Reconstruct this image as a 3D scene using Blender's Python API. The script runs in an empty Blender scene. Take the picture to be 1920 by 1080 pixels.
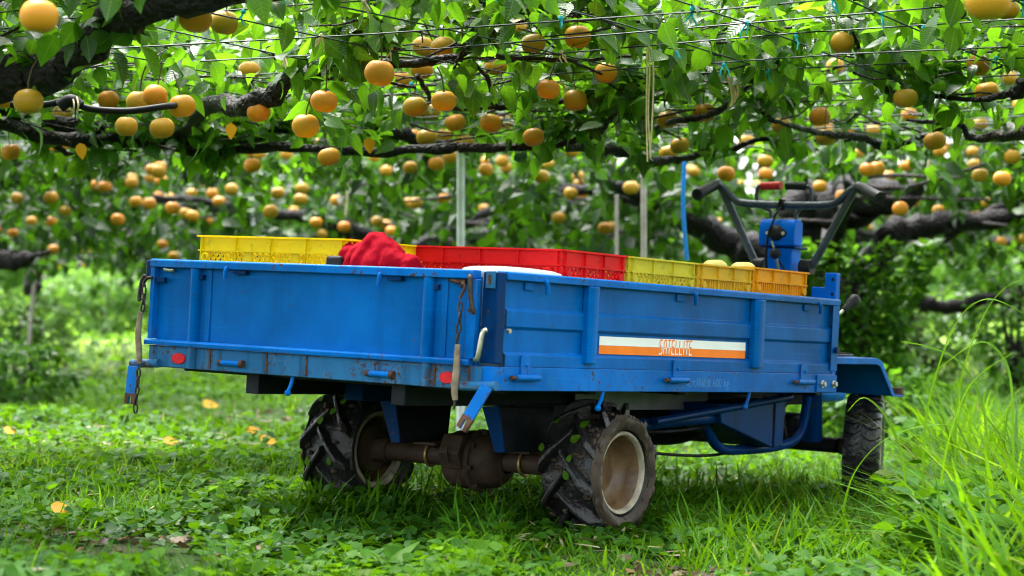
import bpy, bmesh, math, random
import numpy as np
from mathutils import Matrix, Vector
random.seed(7); rng = np.random.default_rng(7)
R_ = math.radians
sc = bpy.context.scene
col = sc.collection

# ------------------------------------------------------------------ camera, sky, sun, exposure
CAM_H = 0.630; PITCH = math.atan(0.0159); FPX = 4000.0
cam_d = bpy.data.cameras.new('camera'); cam = bpy.data.objects.new('camera', cam_d); col.objects.link(cam)
cam.location = (0, 0, CAM_H); cam.rotation_euler = (math.pi / 2 + PITCH, 0, 0)
cam_d.sensor_width = 36; cam_d.lens = 36 * FPX / 1920
cam_d.clip_start = 0.1; cam_d.clip_end = 500
cam_d.dof.use_dof = True; cam_d.dof.focus_distance = 6.3; cam_d.dof.aperture_fstop = 3.3; cam_d.dof.aperture_blades = 9
sc.camera = cam

SUN_EL, SUN_ROT = R_(66), R_(-28)
world = bpy.data.worlds.new('World'); sc.world = world; world.use_nodes = True
wn = world.node_tree; wn.nodes.clear()
w_out = wn.nodes.new('ShaderNodeOutputWorld'); w_bg = wn.nodes.new('ShaderNodeBackground')
w_sky = wn.nodes.new('ShaderNodeTexSky'); w_sky.sky_type = 'NISHITA'; w_sky.sun_disc = False
w_sky.sun_elevation = SUN_EL; w_sky.sun_rotation = SUN_ROT
w_sky.dust_density = 4.0; w_sky.air_density = 1.0; w_sky.ozone_density = 1.0
w_hs = wn.nodes.new('ShaderNodeHueSaturation'); w_hs.inputs['Saturation'].default_value = 0.30
wn.links.new(w_sky.outputs[0], w_hs.inputs['Color']); wn.links.new(w_hs.outputs[0], w_bg.inputs['Color'])
w_bg.inputs['Strength'].default_value = 0.15
wn.links.new(w_bg.outputs[0], w_out.inputs['Surface'])
sun_d = bpy.data.lights.new('sun', 'SUN'); sun = bpy.data.objects.new('sun', sun_d); col.objects.link(sun)
sun_d.energy = 1.5; sun_d.angle = R_(25); sun_d.color = (1.0, 0.97, 0.92)
# veiled sun high in front of the camera, a little to the left: leaves and grass are lit from behind
sd = Vector((math.sin(SUN_ROT) * math.cos(SUN_EL), math.cos(SUN_ROT) * math.cos(SUN_EL), math.sin(SUN_EL)))
sun.rotation_euler = sd.to_track_quat('Z', 'Y').to_euler()
sc.view_settings.view_transform = 'Standard'; sc.view_settings.look = 'None'
sc.view_settings.gamma = 1.0; sc.view_settings.exposure = 2.85
sc.render.engine = 'CYCLES'
sc.cycles.use_denoising = True; sc.cycles.filter_width = 1.1
sc.cycles.max_bounces = 7; sc.cycles.diffuse_bounces = 4; sc.cycles.transmission_bounces = 5; sc.cycles.glossy_bounces = 3

FWD = Vector((0, math.cos(PITCH), math.sin(PITCH))); UPV = Vector((0, -math.sin(PITCH), math.cos(PITCH)))
def at(px, py, d):
    """point of the place seen at picture position px,py at depth d metres"""
    return Vector((0, 0, CAM_H)) + d * (FWD + (px - 960) / FPX * Vector((1, 0, 0)) + (540 - py) / FPX * UPV)
def to_px(P):
    """picture position of an (n,3) array of points"""
    q = P - np.array([0, 0, CAM_H]); z = q @ np.array(FWD); 
    return 960 + FPX * q[:, 0] / z, 540 - FPX * (q @ np.array(UPV)) / z, z

# ------------------------------------------------------------------ helpers
def tag(o, label=None, cat=None, group=None, kind=None):
    if label: o['label'] = label
    if cat: o['category'] = cat
    if group: o['group'] = group
    if kind: o['kind'] = kind
    return o
def empty(name, loc=(0, 0, 0), rot=None, parent=None):
    o = bpy.data.objects.new(name, None); col.objects.link(o); o.location = loc
    o.empty_display_size = 0.05
    if rot is not None: o.rotation_euler = rot
    if parent: o.parent = parent
    return o
def link(name, me, parent=None, loc=None):
    o = bpy.data.objects.new(name, me); col.objects.link(o)
    if parent: o.parent = parent
    if loc is not None: o.location = loc
    return o
class MB:
    """collects shapes; build() links them as one mesh object"""
    def __init__(s, off=(0, 0, 0)): s.v = []; s.f = []; s.off = off
    def add(s, vs, fs):
        b = len(s.v); ox, oy, oz = s.off
        s.v += [(p[0] + ox, p[1] + oy, p[2] + oz) for p in vs]; s.f += [tuple(b + i for i in f) for f in fs]; return s
    def box(s, x0, x1, y0, y1, z0, z1):
        return s.add([(x0,y0,z0),(x1,y0,z0),(x1,y1,z0),(x0,y1,z0),(x0,y0,z1),(x1,y0,z1),(x1,y1,z1),(x0,y1,z1)],
                     [(0,3,2,1),(4,5,6,7),(0,1,5,4),(1,2,6,5),(2,3,7,6),(3,0,4,7)])
    def tube(s, path, r, n=10, caps=True, closed=False):
        P = [Vector(p) for p in path]; m = len(P); rs = [r] * m if isinstance(r, (int, float)) else list(r)
        vs = []; ref = None
        for i in range(m):
            if closed: t = P[(i + 1) % m] - P[i - 1]
            else: t = P[min(i + 1, m - 1)] - P[max(i - 1, 0)]
            t.normalize()
            if ref is None:
                ref = Vector((0, 0, 1)) if abs(t.z) < 0.9 else Vector((1, 0, 0))
            ref = (ref - t * ref.dot(t)); ref.normalize(); bn = t.cross(ref)
            for k in range(n):
                a = 2 * math.pi * k / n
                q = P[i] + rs[i] * (math.cos(a) * ref + math.sin(a) * bn); vs.append(tuple(q))
        fs = []
        for i in range(m if closed else m - 1):
            j = (i + 1) % m
            for k in range(n): fs.append((i*n+k, i*n+(k+1) % n, j*n+(k+1) % n, j*n+k))
        if caps and not closed: fs += [tuple(range(n))[::-1], tuple((m-1)*n+k for k in range(n))]
        return s.add(vs, fs)
    def lathe(s, prof, c=(0, 0, 0), ax='x', n=48, jitter=None):
        """prof: list of (axial, radius)"""
        vs = []; fs = []; m = len(prof)
        for i, (a, r) in enumerate(prof):
            for k in range(n):
                t = 2 * math.pi * k / n; rr = r + (jitter(i, k) if jitter else 0)
                p = (a, rr * math.cos(t), rr * math.sin(t))
                if ax == 'y': p = (p[1], p[0], p[2])
                if ax == 'z': p = (p[1], p[2], p[0])
                vs.append((p[0] + c[0], p[1] + c[1], p[2] + c[2]))
        for i in range(m - 1):
            for k in range(n): fs.append((i*n+k, i*n+(k+1) % n, (i+1)*n+(k+1) % n, (i+1)*n+k))
        return s.add(vs, fs)
    def prism(s, poly, axis, a0, a1):
        """poly in the two other axes (in x,y,z order), extruded along axis from a0 to a1"""
        n = len(poly); vs = []
        for a in (a0, a1):
            for p in poly:
                q = list(p); q.insert(axis, a); vs.append(tuple(q))
        fs = [tuple(range(n))[::-1], tuple(range(n, 2*n))] + [(i, (i+1) % n, n+(i+1) % n, n+i) for i in range(n)]
        return s.add(vs, fs)
    def ball(s, c, r, n=12, m=8, sc_=(1, 1, 1)):
        vs = [(c[0], c[1], c[2] + r*sc_[2])]; fs = []
        for i in range(1, m):
            a = math.pi * i / m
            for k in range(n):
                t = 2*math.pi*k/n; vs.append((c[0]+r*sc_[0]*math.sin(a)*math.cos(t), c[1]+r*sc_[1]*math.sin(a)*math.sin(t), c[2]+r*sc_[2]*math.cos(a)))
        vs.append((c[0], c[1], c[2] - r*sc_[2]))
        for k in range(n): fs.append((0, 1+k, 1+(k+1) % n)); fs.append((len(vs)-1, 1+(m-2)*n+(k+1) % n, 1+(m-2)*n+k))
        for i in range(m-2):
            for k in range(n): fs.append((1+i*n+k, 1+(i+1)*n+k, 1+(i+1)*n+(k+1) % n, 1+i*n+(k+1) % n))
        return s.add(vs, fs)
    def mesh(s, name, mat, smooth=False):
        me = bpy.data.meshes.new(name); me.from_pydata(s.v, [], s.f)
        bm = bmesh.new(); bm.from_mesh(me); bmesh.ops.recalc_face_normals(bm, faces=bm.faces); bm.to_mesh(me); bm.free()
        if mat: me.materials.append(mat)
        if smooth:
            me.polygons.foreach_set('use_smooth', [True] * len(me.polygons)); me.set_sharp_from_angle(angle=R_(40))
        return me
    def build(s, name, mat, parent=None, smooth=False, bevel=0.0):
        o = link(name, s.mesh(name, mat, smooth or bevel > 0), parent)
        if bevel:
            b = o.modifiers.new('bevel', 'BEVEL'); b.width = bevel; b.segments = 2; b.limit_method = 'ANGLE'; b.angle_limit = R_(40)
        return o
def np_mesh(name, V, F, mat, rnd=None, smooth=True, extra=None):
    """V (n,3), F (m,k) -> mesh with a per-point 'rnd' value"""
    me = bpy.data.meshes.new(name); k = F.shape[1]; m = len(F)
    me.vertices.add(len(V)); me.vertices.foreach_set('co', V.astype(np.float32).ravel())
    me.loops.add(m * k); me.loops.foreach_set('vertex_index', F.astype(np.int32).ravel())
    me.polygons.add(m); me.polygons.foreach_set('loop_start', np.arange(0, m * k, k, dtype=np.int32))
    me.update(calc_edges=True)
    if smooth: me.polygons.foreach_set('use_smooth', np.ones(m, bool))
    if rnd is not None:
        a = me.attributes.new('rnd', 'FLOAT', 'POINT'); a.data.foreach_set('value', rnd.astype(np.float32))
    for k_, v_ in (extra or {}).items():
        a = me.attributes.new(k_, 'FLOAT', 'POINT'); a.data.foreach_set('value', v_.astype(np.float32))
    if mat: me.materials.append(mat)
    return me

# ------------------------------------------------------------------ materials
def new_mat(name):
    m = bpy.data.materials.new(name); m.use_nodes = True; nt = m.node_tree; nt.nodes.clear()
    out = nt.nodes.new('ShaderNodeOutputMaterial'); p = nt.nodes.new('ShaderNodeBsdfPrincipled')
    nt.links.new(p.outputs[0], out.inputs['Surface']); return m, nt, p, out
def noise(nt, scale, detail=4, rough=0.55, coord='Object', vec=None, distort=0.0):
    n = nt.nodes.new('ShaderNodeTexNoise'); n.inputs['Scale'].default_value = scale; n.inputs['Detail'].default_value = detail
    n.inputs['Roughness'].default_value = rough; n.inputs['Distortion'].default_value = distort
    if vec is None:
        t = nt.nodes.new('ShaderNodeTexCoord'); vec = t.outputs[coord]
    nt.links.new(vec, n.inputs['Vector']); return n.outputs['Fac']
def ramp(nt, src, stops):
    r = nt.nodes.new('ShaderNodeValToRGB'); nt.links.new(src, r.inputs[0]); e = r.color_ramp.elements
    while len(e) < len(stops): e.new(0.5)
    for i, (p, c) in enumerate(stops):
        e[i].position = p
        e[i].color = (c, c, c, 1) if isinstance(c, (int, float)) else (*c, 1)
    return r.outputs[0]
def mix(nt, fac, a, b):
    m = nt.nodes.new('ShaderNodeMix'); m.data_type = 'RGBA'
    for s_, val in ((0, fac), (6, a), (7, b)):
        if hasattr(val, 'is_output'): nt.links.new(val, m.inputs[s_])
        else: m.inputs[s_].default_value = val if s_ == 0 else (*val, 1)
    return m.outputs[2]
def mathn(nt, op, a, b=None):
    m = nt.nodes.new('ShaderNodeMath'); m.operation = op
    for i, val in ((0, a), (1, b)):
        if val is None: continue
        if hasattr(val, 'is_output'): nt.links.new(val, m.inputs[i])
        else: m.inputs[i].default_value = val
    return m.outputs[0]
def bump(nt, p, h, strength=0.3, dist=0.01):
    b = nt.nodes.new('ShaderNodeBump'); b.inputs['Strength'].default_value = strength; b.inputs['Distance'].default_value = dist
    nt.links.new(h, b.inputs['Height']); nt.links.new(b.outputs[0], p.inputs['Normal'])
def simple(name, c, rough=0.5, metal=0.0, var=0.15, scale=20, bmp=0.0):
    m, nt, p, _ = new_mat(name); n = noise(nt, scale)
    a = tuple(x * (1 - var) for x in c); b = tuple(min(1, x * (1 + var)) for x in c)
    nt.links.new(mix(nt, ramp(nt, n, [(.3, 0.), (.7, 1.)]), a, b), p.inputs['Base Color'])
    p.inputs['Roughness'].default_value = rough; p.inputs['Metallic'].default_value = metal; p.inputs['Specular IOR Level'].default_value = .2
    if bmp: bump(nt, p, n, bmp)
    return m
def paint(name, base, worn=(0.12, 0.25, 0.42), rust_amt=0.62, wear=0.5, rough=0.36, streak=0.5):
    """enamel over steel: faded blotches, grime streaks, rust freckles, bare metal along the edges"""
    m, nt, p, _ = new_mat(name)
    big = noise(nt, 2.3, 5, .6); fine = noise(nt, 60, 3); mid = noise(nt, 11, 5, .65, distort=.6)
    tc = nt.nodes.new('ShaderNodeTexCoord'); mp = nt.nodes.new('ShaderNodeMapping'); mp.inputs['Scale'].default_value = (22, 22, 2.2)
    nt.links.new(tc.outputs['Object'], mp.inputs[0]); st = noise(nt, 1.0, 4, .6, vec=mp.outputs[0])
    dark = tuple(x * .62 for x in base); lite = tuple(min(1, x * 1.30) for x in base)
    c = mix(nt, ramp(nt, big, [(.32, 0.), (.68, 1.)]), dark, lite)
    c = mix(nt, mathn(nt, 'MULTIPLY', ramp(nt, mid, [(.50, 0.), (.66, 1.)]), .50 * wear), c, worn)
    c = mix(nt, mathn(nt, 'MULTIPLY', ramp(nt, st, [(.50, 0.), (.70, 1.)]), .50 * streak), c, tuple(x*.35 for x in base))
    spots = mathn(nt, 'MULTIPLY', ramp(nt, fine, [(rust_amt, 0.), (rust_amt + .05, 1.)]), ramp(nt, mid, [(.45, 0.), (.6, 1.)]))
    c = mix(nt, spots, c, (.07, .032, .018))
    bv = nt.nodes.new('ShaderNodeBevel'); bv.samples = 3; bv.inputs['Radius'].default_value = 0.005
    ge = nt.nodes.new('ShaderNodeNewGeometry'); dt = nt.nodes.new('ShaderNodeVectorMath'); dt.operation = 'DOT_PRODUCT'
    nt.links.new(bv.outputs[0], dt.inputs[0]); nt.links.new(ge.outputs['Normal'], dt.inputs[1])
    edge = ramp(nt, dt.outputs['Value'], [(.80, 1.), (.97, 0.)])
    en = mathn(nt, 'MULTIPLY', edge, ramp(nt, mid, [(.40, 0.), (.62, 1.)]))
    c = mix(nt, mathn(nt, 'MULTIPLY', en, wear), c, (.10, .055, .035))
    nt.links.new(c, p.inputs['Base Color'])
    r = mix(nt, ramp(nt, mid, [(.3, 0.), (.7, 1.)]), (rough - .08,) * 3, (rough + .14,) * 3)
    mp2 = nt.nodes.new('ShaderNodeMapping'); mp2.inputs['Scale'].default_value = (3, 3, 140); mp2.inputs['Rotation'].default_value = (.25, .2, 0)
    nt.links.new(tc.outputs['Object'], mp2.inputs[0]); scr = noise(nt, 1.0, 2, .5, vec=mp2.outputs[0])
    c2 = mix(nt, mathn(nt, 'MULTIPLY', ramp(nt, scr, [(.66, 0.), (.70, 1.)]), .60 * wear), c, worn); nt.links.new(c2, p.inputs['Base Color'])
    p.inputs['Specular IOR Level'].default_value = .13; p.inputs['Specular Tint'].default_value = (.03, .35, 1.0, 1)
    nt.links.new(r, p.inputs['Roughness']); bump(nt, p, mathn(nt, 'ADD', big, mathn(nt, 'MULTIPLY', noise(nt, 6, 3), .5)), .12, .02)
    return m
def rubber(name, mud=0.5, mudc=(.085, .06, .042)):
    m, nt, p, _ = new_mat(name); a = noise(nt, 9, 6, .65, distort=.4); b = noise(nt, 45, 5, .6)
    k = ramp(nt, a, [(1 - mud - .06, 0.), (1 - mud + .08, 1.)])
    mc = mix(nt, ramp(nt, b, [(.3, 0.), (.7, 1.)]), tuple(x * .55 for x in mudc), tuple(x * 1.35 for x in mudc))
    nt.links.new(mix(nt, k, (.012, .012, .013), mc), p.inputs['Base Color'])
    nt.links.new(mix(nt, k, (.3,) * 3, (.72,) * 3), p.inputs['Roughness'])
    h = mathn(nt, 'ADD', mathn(nt, 'MULTIPLY', k, .8), mathn(nt, 'MULTIPLY', b, .7)); bump(nt, p, h, .9, .012)
    return m
def leafy(name, stops, trans=0.42, tcol=(.30, .52, .04), rough=.38, spec=.5, veins=False):
    """leaf: glossy wet face, light coming through the blade; 'rnd' picks the leaf's own green, lx/ly run over the blade"""
    m, nt, p, out = new_mat(name)
    def attr(n):
        a = nt.nodes.new('ShaderNodeAttribute'); a.attribute_name = n; return a.outputs['Fac']
    rn = attr('rnd'); c = ramp(nt, rn, stops); n = noise(nt, 30, 3)
    if veins:
        lx = mathn(nt, 'ABSOLUTE', attr('lx')); ly = attr('ly')
        rib = ramp(nt, lx, [(.0, 1.), (.09, 0.)])
        sv = mathn(nt, 'SINE', mathn(nt, 'MULTIPLY', mathn(nt, 'SUBTRACT', ly, mathn(nt, 'MULTIPLY', lx, .22)), 62.))
        c = mix(nt, mathn(nt, 'MULTIPLY', rib, .55), c, (.16, .26, .05))
        c = mix(nt, mathn(nt, 'MULTIPLY', ramp(nt, sv, [(.86, 0.), (1., 1.)]), .22), c, (.13, .22, .04))
        sp = noise(nt, 75, 2); c = mix(nt, ramp(nt, sp, [(.73, 0.), (.76, 1.)]), c, (.07, .045, .012))
        bump(nt, p, mathn(nt, 'ADD', mathn(nt, 'MULTIPLY', sv, .5), n), .25, .004)
    nt.links.new(c, p.inputs['Base Color'])
    nt.links.new(ramp(nt, n, [(.3, rough - .1), (.7, rough + .12)]), p.inputs['Roughness'])
    p.inputs['Specular IOR Level'].default_value = spec
    t = nt.nodes.new('ShaderNodeBsdfTranslucent')
    tc = nt.nodes.new('ShaderNodeMix'); tc.data_type = 'RGBA'; tc.blend_type = 'MIX'; tc.inputs[0].default_value = .55
    nt.links.new(c, tc.inputs[6]); tc.inputs[7].default_value = (*tcol, 1)
    nt.links.new(tc.outputs[2], t.inputs['Color'])
    ms = nt.nodes.new('ShaderNodeMixShader'); nt.links.new(ramp(nt, rn, [(.1, trans * .35), (.9, trans * 1.35)]), ms.inputs[0])
    nt.links.new(p.outputs[0], ms.inputs[1]); nt.links.new(t.outputs[0], ms.inputs[2]); nt.links.new(ms.outputs[0], out.inputs['Surface'])
    return m

M = {}
M['blue'] = paint('blue_enamel', (.0003, .105, .39), worn=(.002, .165, .48), rust_amt=.69)
M['blue_rail'] = paint('blue_rail_enamel', (.0004, .125, .48), worn=(.015, .18, .50), wear=.7, rust_amt=.58)
M['blue_sill'] = paint('weathered_blue_steel', (.022, .125, .28), worn=(.11, .17, .22), rust_amt=.52, wear=.9, rough=.5, streak=1.6)
M['blue_dark'] = paint('dark_blue_enamel', (.0003, .024, .105), worn=(.005, .045, .13), rust_amt=.64, wear=.6, streak=1.2)
M['blue_column'] = paint('bright_blue_enamel', (.002, .13, .66), worn=(.02, .20, .60), rust_amt=.7, wear=.2, streak=.2)
M['steel_dark'] = simple('dark_steel_tube', (.075, .085, .105), .35, .5, .25, 30)
M['chassis'] = simple('grimy_shaded_chassis_steel', (.010, .013, .018), .6, .3, .4, 15, .2)  # darkened besides the grime: under-cart shade is put into the steel colour
M['grey_sheet'] = simple('grey_sheet_steel', (.16, .18, .18), .55, .3, .25, 9)
M['rusty'] = simple('rusty_steel', (.09, .045, .03), .75, .3, .45, 40, .3)
M['chain'] = simple('oily_chain_steel', (.05, .04, .035), .5, .7, .4, 60)
M['axle'] = simple('muddy_axle_casting', (.050, .032, .021), .62, 0, .4, 14, .5)
M['brass'] = simple('brass_clamp', (.45, .33, .12), .4, .7, .2, 50)
M['bolt'] = simple('zinc_bolt', (.5, .47, .40), .35, .9, .2, 80)
M['grip_tan'] = simple('weathered_hose_grip', (.21, .165, .11), .75, 0, .5, 30, .3)
M['rubber_grip'] = simple('black_rubber', (.018, .018, .02), .45, 0, .2, 60)
M['red_grip'] = simple('red_rubber', (.62, .03, .035), .4, 0, .12, 60)
M['reflector'] = simple('red_reflector', (.55, .008, .015), .25, 0, .15, 60)
M['tyre'] = rubber('muddy_wet_tyre', .36, (.060, .042, .030))
M['tyre_front'] = rubber('wet_black_tyre', .22)
M['mud'] = simple('caked_mud', (.055, .040, .028), .55, 0, .6, 12, .7)
def rim_mat():
    m, nt, p, _ = new_mat('mud_stained_rim'); a = noise(nt, 7, 6, .65, distort=.5); b = noise(nt, 50, 4)
    c = mix(nt, ramp(nt, a, [(.36, 0.), (.66, 1.)]), (.055, .028, .010), (.20, .12, .055))
    c = mix(nt, ramp(nt, a, [(.64, 0.), (.74, 1.)]), c, (.40, .35, .27))
    c = mix(nt, ramp(nt, b, [(.62, 0.), (.7, 1.)]), c, (.07, .035, .015))
    nt.links.new(c, p.inputs['Base Color']); p.inputs['Roughness'].default_value = .42; bump(nt, p, a, .25, .01); return m
M['rim'] = rim_mat()
M['rim_edge'] = simple('pale_rim_flange', (.34, .30, .22), .45, .1, .5, 18)
M['white_decal'] = simple('white_decal', (.84, .84, .82), .4, 0, .05, 12)
M['orange_decal'] = simple('orange_decal', (.93, .20, .008), .4, 0, .08, 12)
M['ghost'] = simple('faded_lettering', (.045, .19, .46), .45, 0, .25, 40)
def plastic(name, c): 
    m, nt, p, out = new_mat(name); n = noise(nt, 6, 5); d = noise(nt, 40, 4)
    k = mix(nt, ramp(nt, n, [(.3, 0.), (.7, 1.)]), tuple(x * .86 for x in c), c)
    k = mix(nt, mathn(nt, 'MULTIPLY', ramp(nt, d, [(.58, 0.), (.7, 1.)]), .45), k, tuple(x * .40 for x in c))
    nt.links.new(k, p.inputs['Base Color']); p.inputs['Roughness'].default_value = .38; p.inputs['Specular IOR Level'].default_value = .2
    t = nt.nodes.new('ShaderNodeBsdfTranslucent'); nt.links.new(k, t.inputs['Color'])
    ms = nt.nodes.new('ShaderNodeMixShader'); ms.inputs[0].default_value = .32
    nt.links.new(p.outputs[0], ms.inputs[1]); nt.links.new(t.outputs[0], ms.inputs[2]); nt.links.new(ms.outputs[0], out.inputs['Surface'])
    return m
M['yellow_plastic'] = plastic('yellow_plastic', (.96, .78, .006))
M['lime_plastic'] = plastic('yellow_green_plastic', (.80, .70, .05))
M['amber_plastic'] = plastic('amber_plastic', (.85, .55, .03))
M['orange_plastic'] = plastic('orange_plastic', (.95, .46, .008))
M['red_plastic'] = plastic('red_plastic', (.88, .016, .020))
M['pale_plastic'] = plastic('pale_blue_plastic', (.42, .60, .68))
M['lid_plastic'] = plastic('white_plastic', (.66, .74, .76))
M['red_cloth'] = simple('red_nylon', (.29, .002, .012), .8, 0, .15, 90, .1)
M['red_cloth'].node_tree.nodes['Principled BSDF'].inputs['Specular IOR Level'].default_value = .04
M['black_cloth'] = simple('black_nylon', (.012, .012, .014), .6, 0, .2, 90)
def bark_mat(name, c):
    m, nt, p, _ = new_mat(name); tc = nt.nodes.new('ShaderNodeTexCoord')
    v = nt.nodes.new('ShaderNodeTexVoronoi'); v.inputs['Scale'].default_value = 34; v.feature = 'DISTANCE_TO_EDGE'
    nt.links.new(tc.outputs['Object'], v.inputs['Vector'])
    a = noise(nt, 12, 6, .7); b = noise(nt, 70, 4)
    k = mix(nt, ramp(nt, a, [(.3, 0.), (.7, 1.)]), tuple(x * .45 for x in c), tuple(x * 1.5 for x in c))
    k = mix(nt, ramp(nt, b, [(.62, 0.), (.75, 1.)]), k, (.022, .024, .018))
    nt.links.new(k, p.inputs['Base Color']); p.inputs['Roughness'].default_value = .6; p.inputs['Specular IOR Level'].default_value = .25
    h = mathn(nt, 'ADD', mathn(nt, 'MULTIPLY', v.outputs['Distance'], 1.6), b); bump(nt, p, h, .9, .02); return m
M['bark'] = bark_mat('wet_pear_bark', (.0075, .006, .0055))
M['twig'] = bark_mat('brown_twig_bark', (.022, .014, .012))
G = [(0, (.004, .026, .003)), (.35, (.012, .060, .004)), (.75, (.026, .108, .005)), (1., (.066, .172, .006))]
M['leaf'] = leafy('pear_leaf', G, .46, (.24, .58, .010), .30, .38, True)
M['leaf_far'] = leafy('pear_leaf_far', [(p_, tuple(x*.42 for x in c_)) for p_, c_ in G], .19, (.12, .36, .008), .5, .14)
M['ivy'] = leafy('climber_leaf', [(0, (.018, .075, .006)), (1, (.065, .19, .014))], .40, (.22, .52, .016), .45, .2)
GG = [(0, (.015, .066, .002)), (.5, (.046, .150, .003)), (.9, (.100, .235, .005)), (1., (.26, .25, .05))]
M['grass'] = leafy('grass_blade', GG, .38, (.26, .54, .005), .55, .12)
M['weed'] = leafy('weed_leaf', [(0, (.010, .048, .003)), (.5, (.034, .122, .004)), (.93, (.088, .215, .006)), (1., (.16, .24, .05))], .36, (.22, .50, .005), .55, .12)
M['painted_light_grass'] = leafy('far_grass_painted_light', [(0, (.16, .30, .03)), (1, (.28, .44, .07))], .40, (.48, .72, .06), .5, .2)  # open-sky light painted into the blade colour of the far grass
M['shrub'] = leafy('shrub_leaf', [(0, (.03, .09, .012)), (1, (.10, .22, .03))], .4, (.26, .52, .05), .5, .2)
M['yellow_leaf'] = leafy('yellow_fallen_leaf', [(0, (.42, .20, .006)), (1, (.48, .26, .008))], .25, (.5, .28, .01), .6, .1)
M['dry'] = leafy('dry_litter', [(0, (.10, .07, .04)), (1, (.36, .30, .17))], .15, (.4, .32, .18), .6)
def pear_mat():
    m, nt, p, _ = new_mat('russet_pear_skin'); oi = nt.nodes.new('ShaderNodeObjectInfo')
    c = ramp(nt, oi.outputs['Random'], [(0, (.30, .18, .007)), (.3, (.37, .19, .006)), (.65, (.47, .19, .005)), (1, (.54, .16, .004))])
    n = noise(nt, 16, 4); s = noise(nt, 420, 2)
    c = mix(nt, mathn(nt, 'MULTIPLY', ramp(nt, n, [(.35, 0.), (.7, 1.)]), .45), c, (.38, .22, .010))
    c = mix(nt, mathn(nt, 'MULTIPLY', ramp(nt, s, [(.55, 0.), (.64, 1.)]), .45), c, (.66, .42, .09)); bl = noise(nt, 38, 3); c = mix(nt, mathn(nt, 'MULTIPLY', ramp(nt, bl, [(.62, 0.), (.72, 1.)]), .55), c, (.20, .11, .012))
    nt.links.new(c, p.inputs['Base Color']); p.inputs['Roughness'].default_value = .42; p.inputs['Specular IOR Level'].default_value = .22; return m
M['pear'] = pear_mat()
M['pear_pale'] = simple('pale_pear_skin', (.66, .55, .16), .45, 0, .1, 30)
M['stem'] = simple('pear_stem', (.07, .06, .025), .6, 0, .3, 60)
M['wire'] = simple('green_coated_wire', (.006, .018, .020), .55, 0, .2, 60)
M['teal_tie'] = simple('teal_twine', (.02, .35, .42), .5, 0, .2, 60)
M['raffia'] = simple('raffia_string', (.52, .44, .27), .6, 0, .25, 40)
M['blue_rope'] = simple('blue_twine', (.01, .20, .62), .45, 0, .2, 60)
M['hose'] = simple('black_hose', (.005, .005, .006), .6, 0, .2, 40)
M['galv'] = simple('galvanised_post', (.60, .62, .65), .4, .2, .15, 14)
M['oldwood'] = simple('weathered_post', (.34, .30, .27), .7, 0, .3, 18, .2)
M['white_post'] = simple('white_post', (.72, .72, .74), .5, 0, .08, 12)
def soil_mat():
    m, nt, p, _ = new_mat('mossy_soil'); a = noise(nt, 1.6, 6, .6); b = noise(nt, 26, 5, .65); d = noise(nt, 120, 3)
    k = mix(nt, ramp(nt, b, [(.35, 0.), (.65, 1.)]), (.016, .012, .008), (.050, .038, .022))
    k = mix(nt, ramp(nt, a, [(.36, 0.), (.52, 1.)]), k, (.022, .058, .006))
    k = mix(nt, mathn(nt, 'MULTIPLY', ramp(nt, d, [(.55, 0.), (.7, 1.)]), .5), k, (.05, .105, .010))
    nt.links.new(k, p.inputs['Base Color']); p.inputs['Roughness'].default_value = .85; p.inputs['Specular IOR Level'].default_value = .12; bump(nt, p, b, .8, .03); return m
M['soil'] = soil_mat()

# ------------------------------------------------------------------ ground
def sstep(a, b, x):
    t = np.clip((x - a) / (b - a), 0, 1); return t * t * (3 - 2 * t)
def g_h(x, y):
    """ground height: it falls to the right round the cart and rises gently behind"""
    x = np.asarray(x, float); y = np.asarray(y, float)
    z = -.0514 * np.clip(x, -2.6, 2.6) * (1 - sstep(9.5, 15, y))
    z = z + .50 * sstep(11, 27, y) + .9 * sstep(30, 70, y)
    z = z + .010 * np.sin(3.1 * x + 1.3 * y) + .008 * np.sin(5.3 * y - 2.1 * x + 1)
    return z
def vnoise(x, y, s, seed=0):
    """cheap smooth noise 0..1"""
    r = np.random.default_rng(seed); v = np.zeros_like(np.asarray(x, float)); 
    for i in range(7):
        a = r.uniform(0, 6.28); k = s * r.uniform(.5, 1.8); ph = r.uniform(0, 6.28)
        v = v + np.sin((np.cos(a) * x + np.sin(a) * y) * k + ph)
    return .5 + v / 7
gx = np.concatenate([np.linspace(-150, -8, 30), np.linspace(-7.6, 7.6, 96), np.linspace(8, 150, 30)])
gy = np.concatenate([np.linspace(-60, 2.5, 20), np.linspace(2.7, 14, 90), np.linspace(14.3, 40, 60), np.linspace(41, 300, 40)])
X, Y = np.meshgrid(gx, gy); Z = g_h(X, Y)
V = np.stack([X.ravel(), Y.ravel(), Z.ravel()], 1); nx, ny = len(gx), len(gy)
ii = (np.arange(ny - 1)[:, None] * nx + np.arange(nx - 1)[None]).ravel()
ground = link('ground', np_mesh('ground', V, np.stack([ii, ii + 1, ii + nx + 1, ii + nx], 1), M['soil']))
tag(ground, 'dark mossy orchard soil under grass and weeds', 'ground', kind='structure')

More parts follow.
